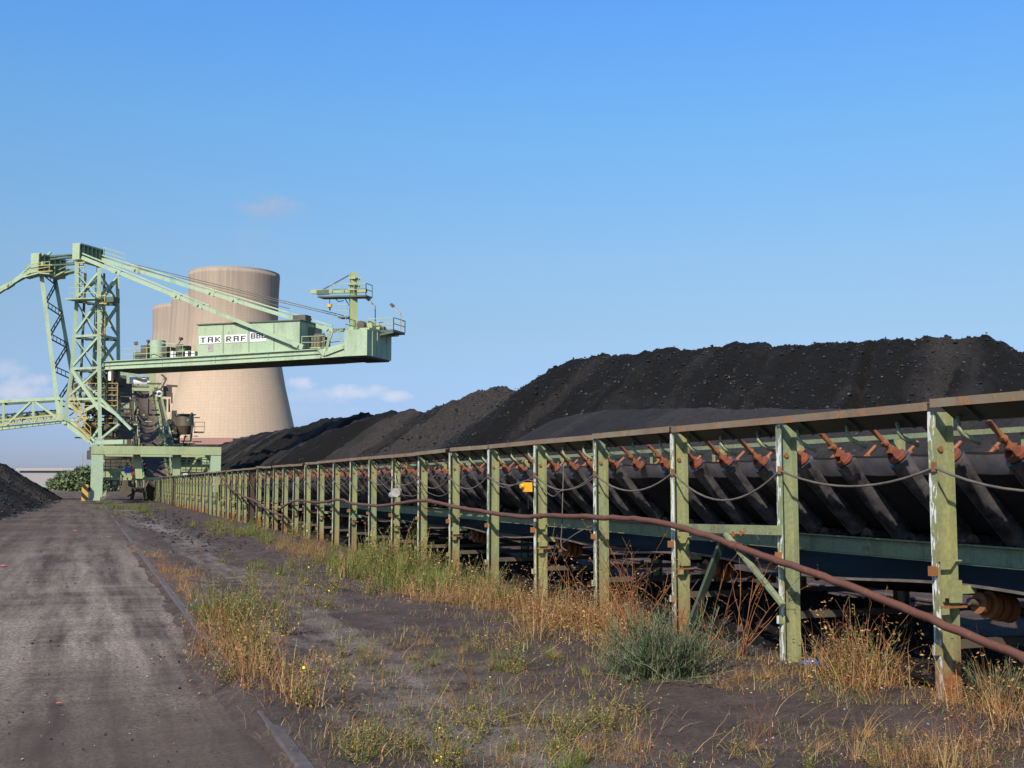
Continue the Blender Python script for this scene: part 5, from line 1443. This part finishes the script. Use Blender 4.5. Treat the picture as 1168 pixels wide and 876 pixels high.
for (x0,x1,y0,y1,Yp) in ((134,150,470,540,142),(186,200,478,536,144),(118,133,500,512,125),(196,222,505,530,146)):
    mb = MB(); tb(x0,x1,y0,y1,Yp,.3); tpart(mb, 'cover_plate', M['steeld'])
for (x0,x1,y0,y1,Yp) in ((136,146,428,452,150),(184,189,456,500,149),(150,156,480,506,132),(186,196,440,452,152),(120,134,516,534,133),(196,216,512,524,149),(206,236,524,533,136)):
    mb = MB(); tb(x0,x1,y0,y1,Yp,.6); tpart(mb, 'cover_plate', M['steeld'])
for k in range(99):
    a = (random.uniform(118,222), random.uniform(428,540)); b = (a[0]+random.uniform(-16,16), a[1]+random.choice([0, random.uniform(-20,20)])); yy = random.uniform(118,140)
    if a[0] + a[1]*0 > 190 and a[1] < 476: continue
    br_ = MB(); br_.beam(onY(*a,yy), onY(*b,yy), random.uniform(.08,.25)); tpart(br_, 'brace', M['steeld'])
mb = MB()
for k in range(40):
    a = (random.uniform(150,222), random.uniform(470,538)); b = (a[0]+random.uniform(-14,14), a[1]+random.choice([0, 0, random.uniform(-22,22)])); yy = random.uniform(118,145); br_ = MB(); br_.beam(onY(*a,yy), onY(*b,yy), random.uniform(.08,.2)); tpart(br_, 'pipe_run', M['machy'])
    if a[1] < 510 and a[0] > 205: pass
# operator cabin and dark machine room within the mast foot
mb = MB(); 
def mbx(x0,x1,y0,y1,v,d,m=0):
    a = mp(x0,y1,v); b = mp(x1,y1,v); z2 = mp(x0,y0,v).z; mb.hexa([a,b,b+Vv*d,a+Vv*d,col(a,z2),col(b,z2),col(b,z2)+Vv*d,col(a,z2)+Vv*d], m)
mbx(96,112,452,472,2.2,2.5); mbx(119,125,430,446,2.0,2.4); mbx(127,133,436,450,2.2,2.2); mbx(120,132,452,458,2.4,2); mbx(100,112,430,440,3,2); mbx(118,128,474,500,2.5,2.5); mbx(130,136,482,500,2.6,2); mbx(96,112,480,498,2.4,2)
for k in range(110):
    a = (random.uniform(84,140), random.uniform(424,500)); B(mb, (*a, random.uniform(1,5)), (a[0]+random.uniform(-14,14), a[1]+random.choice([0, 0, random.uniform(-16,16)]), random.uniform(1,5)), random.choice([.08, .12, .2]))
for x in (119, 123.5, 128, 133): B(mb, (x,422,1.2), (x,468,1.2), .18)
cabp = part(mb, 'machine_room', M['steeld'])
mb = MB(); mbx(122.5,126.5,424,434,1.0,.1,0); mbx(106,111,441,449,2.1,.08,0); mbx(129,133,476,484,2.2,.1,0); part(mb, 'window', M['white'], cabp)
mb = MB()
for y in (448, 456, 468, 488): rails(mb, [mp(84,y,1), mp(134,y,1)], .9, 1.2, .03)
mb.beam(mp(78,457,-.4), mp(98,480,-.4), .1, .12); mb.beam(mp(84,481,-.6), mp(103,501,-.6), .1, .12); rails(mb, [mp(78,456,-.6), mp(98,479,-.6)], .9, .8, .03); rails(mb, [mp(84,480,-.8), mp(103,500,-.8)], 1.0, .8, .03)
part(mb, 'inner_handrail', M['yellow'])

# steam rising from the front cooling tower
def vol(name, c, sx, sy, sz, dens, col_, label, axis_r, seed=0.0):
    mb = MB(); n1, n2 = 12, 20; V = []
    for i in range(n1 + 1):
        th = PI * i / n1
        for j in range(n2): a = 2*PI*j/n2; V.append(c + axis_r @ Vector((sx*math.sin(th)*math.cos(a), sy*math.sin(th)*math.sin(a), sz*math.cos(th))))
    mb.add(V, [(i*n2+j, (i+1)*n2+j, (i+1)*n2+(j+1)%n2, i*n2+(j+1)%n2) for i in range(n1) for j in range(n2)])
    m = bpy.data.materials.new(name); m.use_nodes = True; t = NT(m.node_tree); t.n.remove(t.n['Principled BSDF'])
    pv = t.node('ShaderNodeVolumePrincipled'); pv.inputs['Color'].default_value = (*col_, 1); pv.inputs['Anisotropy'].default_value = .2
    oc = coords(t, 'Object'); mpd = t.mapping(oc, (1/sx, 1/sy, 1/sz)); ln = t.node('ShaderNodeVectorMath', operation='LENGTH'); t.link(mpd, ln.inputs[0])
    fall = t.math('SUBTRACT', 1.0, ln.outputs['Value'], True); nz_ = t.noise(t.mapping(oc, (1,1,1.4), (seed, 0, 0)), .07, 5, .6)
    d = t.math('MULTIPLY', t.math('MULTIPLY', fall, t.ramp(nz_, [(.42, 0.0), (.66, 1.0)])), dens); t.link(d, pv.inputs['Density'])
    t.link(pv.outputs[0], t.n['Material Output'].inputs['Volume'])
    o = bpy.data.objects.new(name, None); bpy.data.objects.remove(o)
    o = mb.build(name, m, origin=tuple(c)); tag(o, label, 'steam', kind='stuff')
I3 = Matrix.Identity(3)
vol('steam', atD(308, 236, 600), 22, 14, 8, .08, (1, .82, .78), 'faint pinkish puff of steam drifting above the cooling tower', I3)
vol('steam', atD(290, 275, 600), 14, 12, 20, .012, (1, .85, .85), 'very thin steam rising from the mouth of the cooling tower', I3, 30)

# ------------------------------------------------------------------ sky, sun
SUN_AZ = R(221); SUN_EL = R(39)       # direction towards the sun: behind the camera and to the left
sdir = Vector((math.sin(SUN_AZ)*math.cos(SUN_EL), math.cos(SUN_AZ)*math.cos(SUN_EL), math.sin(SUN_EL)))
sun = bpy.data.lights.new('sun', 'SUN'); so = bpy.data.objects.new('sun', sun); C.objects.link(so)
so.rotation_euler = sdir.to_track_quat('Z', 'Y').to_euler(); sun.energy = 5.0; sun.angle = R(.55); sun.color = (1, .905, .77)
w = bpy.data.worlds.new('World'); bpy.context.scene.world = w; w.use_nodes = True
t = NT(w.node_tree); bg = t.n['Background']
sky = t.node('ShaderNodeTexSky', sky_type='NISHITA'); sky.sun_disc = False; sky.sun_elevation = SUN_EL; sky.sun_rotation = SUN_AZ
sky.altitude = 100; sky.air_density = 1.0; sky.dust_density = .6; sky.ozone_density = 2.5
gen = t.node('ShaderNodeTexCoord').outputs['Generated']
col_ = sky.outputs[0]
sepz = t.node('ShaderNodeSeparateXYZ'); t.link(gen, sepz.inputs[0])
hz = t.ramp(sepz.outputs[2], [(p, tuple(c / 1.5 for c in v)) for p, v in ((0.0, (.37,.42,.71)), (.04, (.39,.46,.76)), (.134, (.577,.62,.68)), (.194, (.66,.755,.79)), (.301, (.645,.953,1.08)), (.397, (.58,1.03,1.40)), (.55, (.56,.9,1.1)), (1.0, (.55,.72,.78)))])
col_ = t.mix(1.0, col_, hz, 'MULTIPLY')
vs_ = t.node('ShaderNodeVectorMath', operation='SCALE'); t.link(col_, vs_.inputs[0]); vs_.inputs['Scale'].default_value = 1.5; col_ = vs_.outputs[0]
def cloud(px, py, wpx, hpx, cc, amt, seed):
    global col_
    d = ray(px, py).normalized(); r_ = d.cross(Vector((0,0,1))).normalized(); u_ = r_.cross(d)
    def dot(v, s):
        n = t.node('ShaderNodeVectorMath', operation='DOT_PRODUCT'); t.link(gen, n.inputs[0]); n.inputs[1].default_value = tuple(v * s); return n.outputs['Value']
    a = dot(r_, F / wpx); b = dot(u_, F / hpx); f = dot(d, 1.0)
    q = t.math('SUBTRACT', 1.0, t.math('ADD', t.math('MULTIPLY', a, a), t.math('MULTIPLY', b, b)))
    nz_ = t.noise(t.mapping(gen, (1,1,1.3), (seed, seed*.7, 0)), 38, 6, .6)
    k = t.math('ADD', q, t.math('MULTIPLY', t.math('SUBTRACT', nz_, .5), 3.2))
    k = t.math('MULTIPLY', t.ramp(t.math('MULTIPLY', k, .5), [(.1, 0.0), (.75, amt)]), t.math('GREATER_THAN', f, .5))
    col_ = t.mix(k, col_, cc)
CL = (5.3, 5.0, 5.35)
for c in ((346,437,24,9,.75,0), (412,447,42,10,.7,2), (448,452,26,8,.6,4), (360,452,60,12,.25,9), (20,446,40,16,.55,5), (42,432,22,8,.5,7), (0,420,34,12,.3,8), (300,470,200,14,.12,12)):
    cloud(c[0], c[1], c[2], c[3], CL, c[4], c[5])
t.link(col_, bg.inputs['Color']); bg.inputs['Strength'].default_value = .13
sc = bpy.context.scene
sc.view_settings.view_transform = 'Standard'; sc.view_settings.look = 'None'; sc.view_settings.exposure = .3; sc.view_settings.gamma = 1
sc.view_settings.use_curve_mapping = False
sc.cycles.max_bounces = 6; sc.cycles.volume_bounces = 1; sc.cycles.volume_step_rate = 4
print('plants', nplants, 'objects', len(bpy.data.objects))
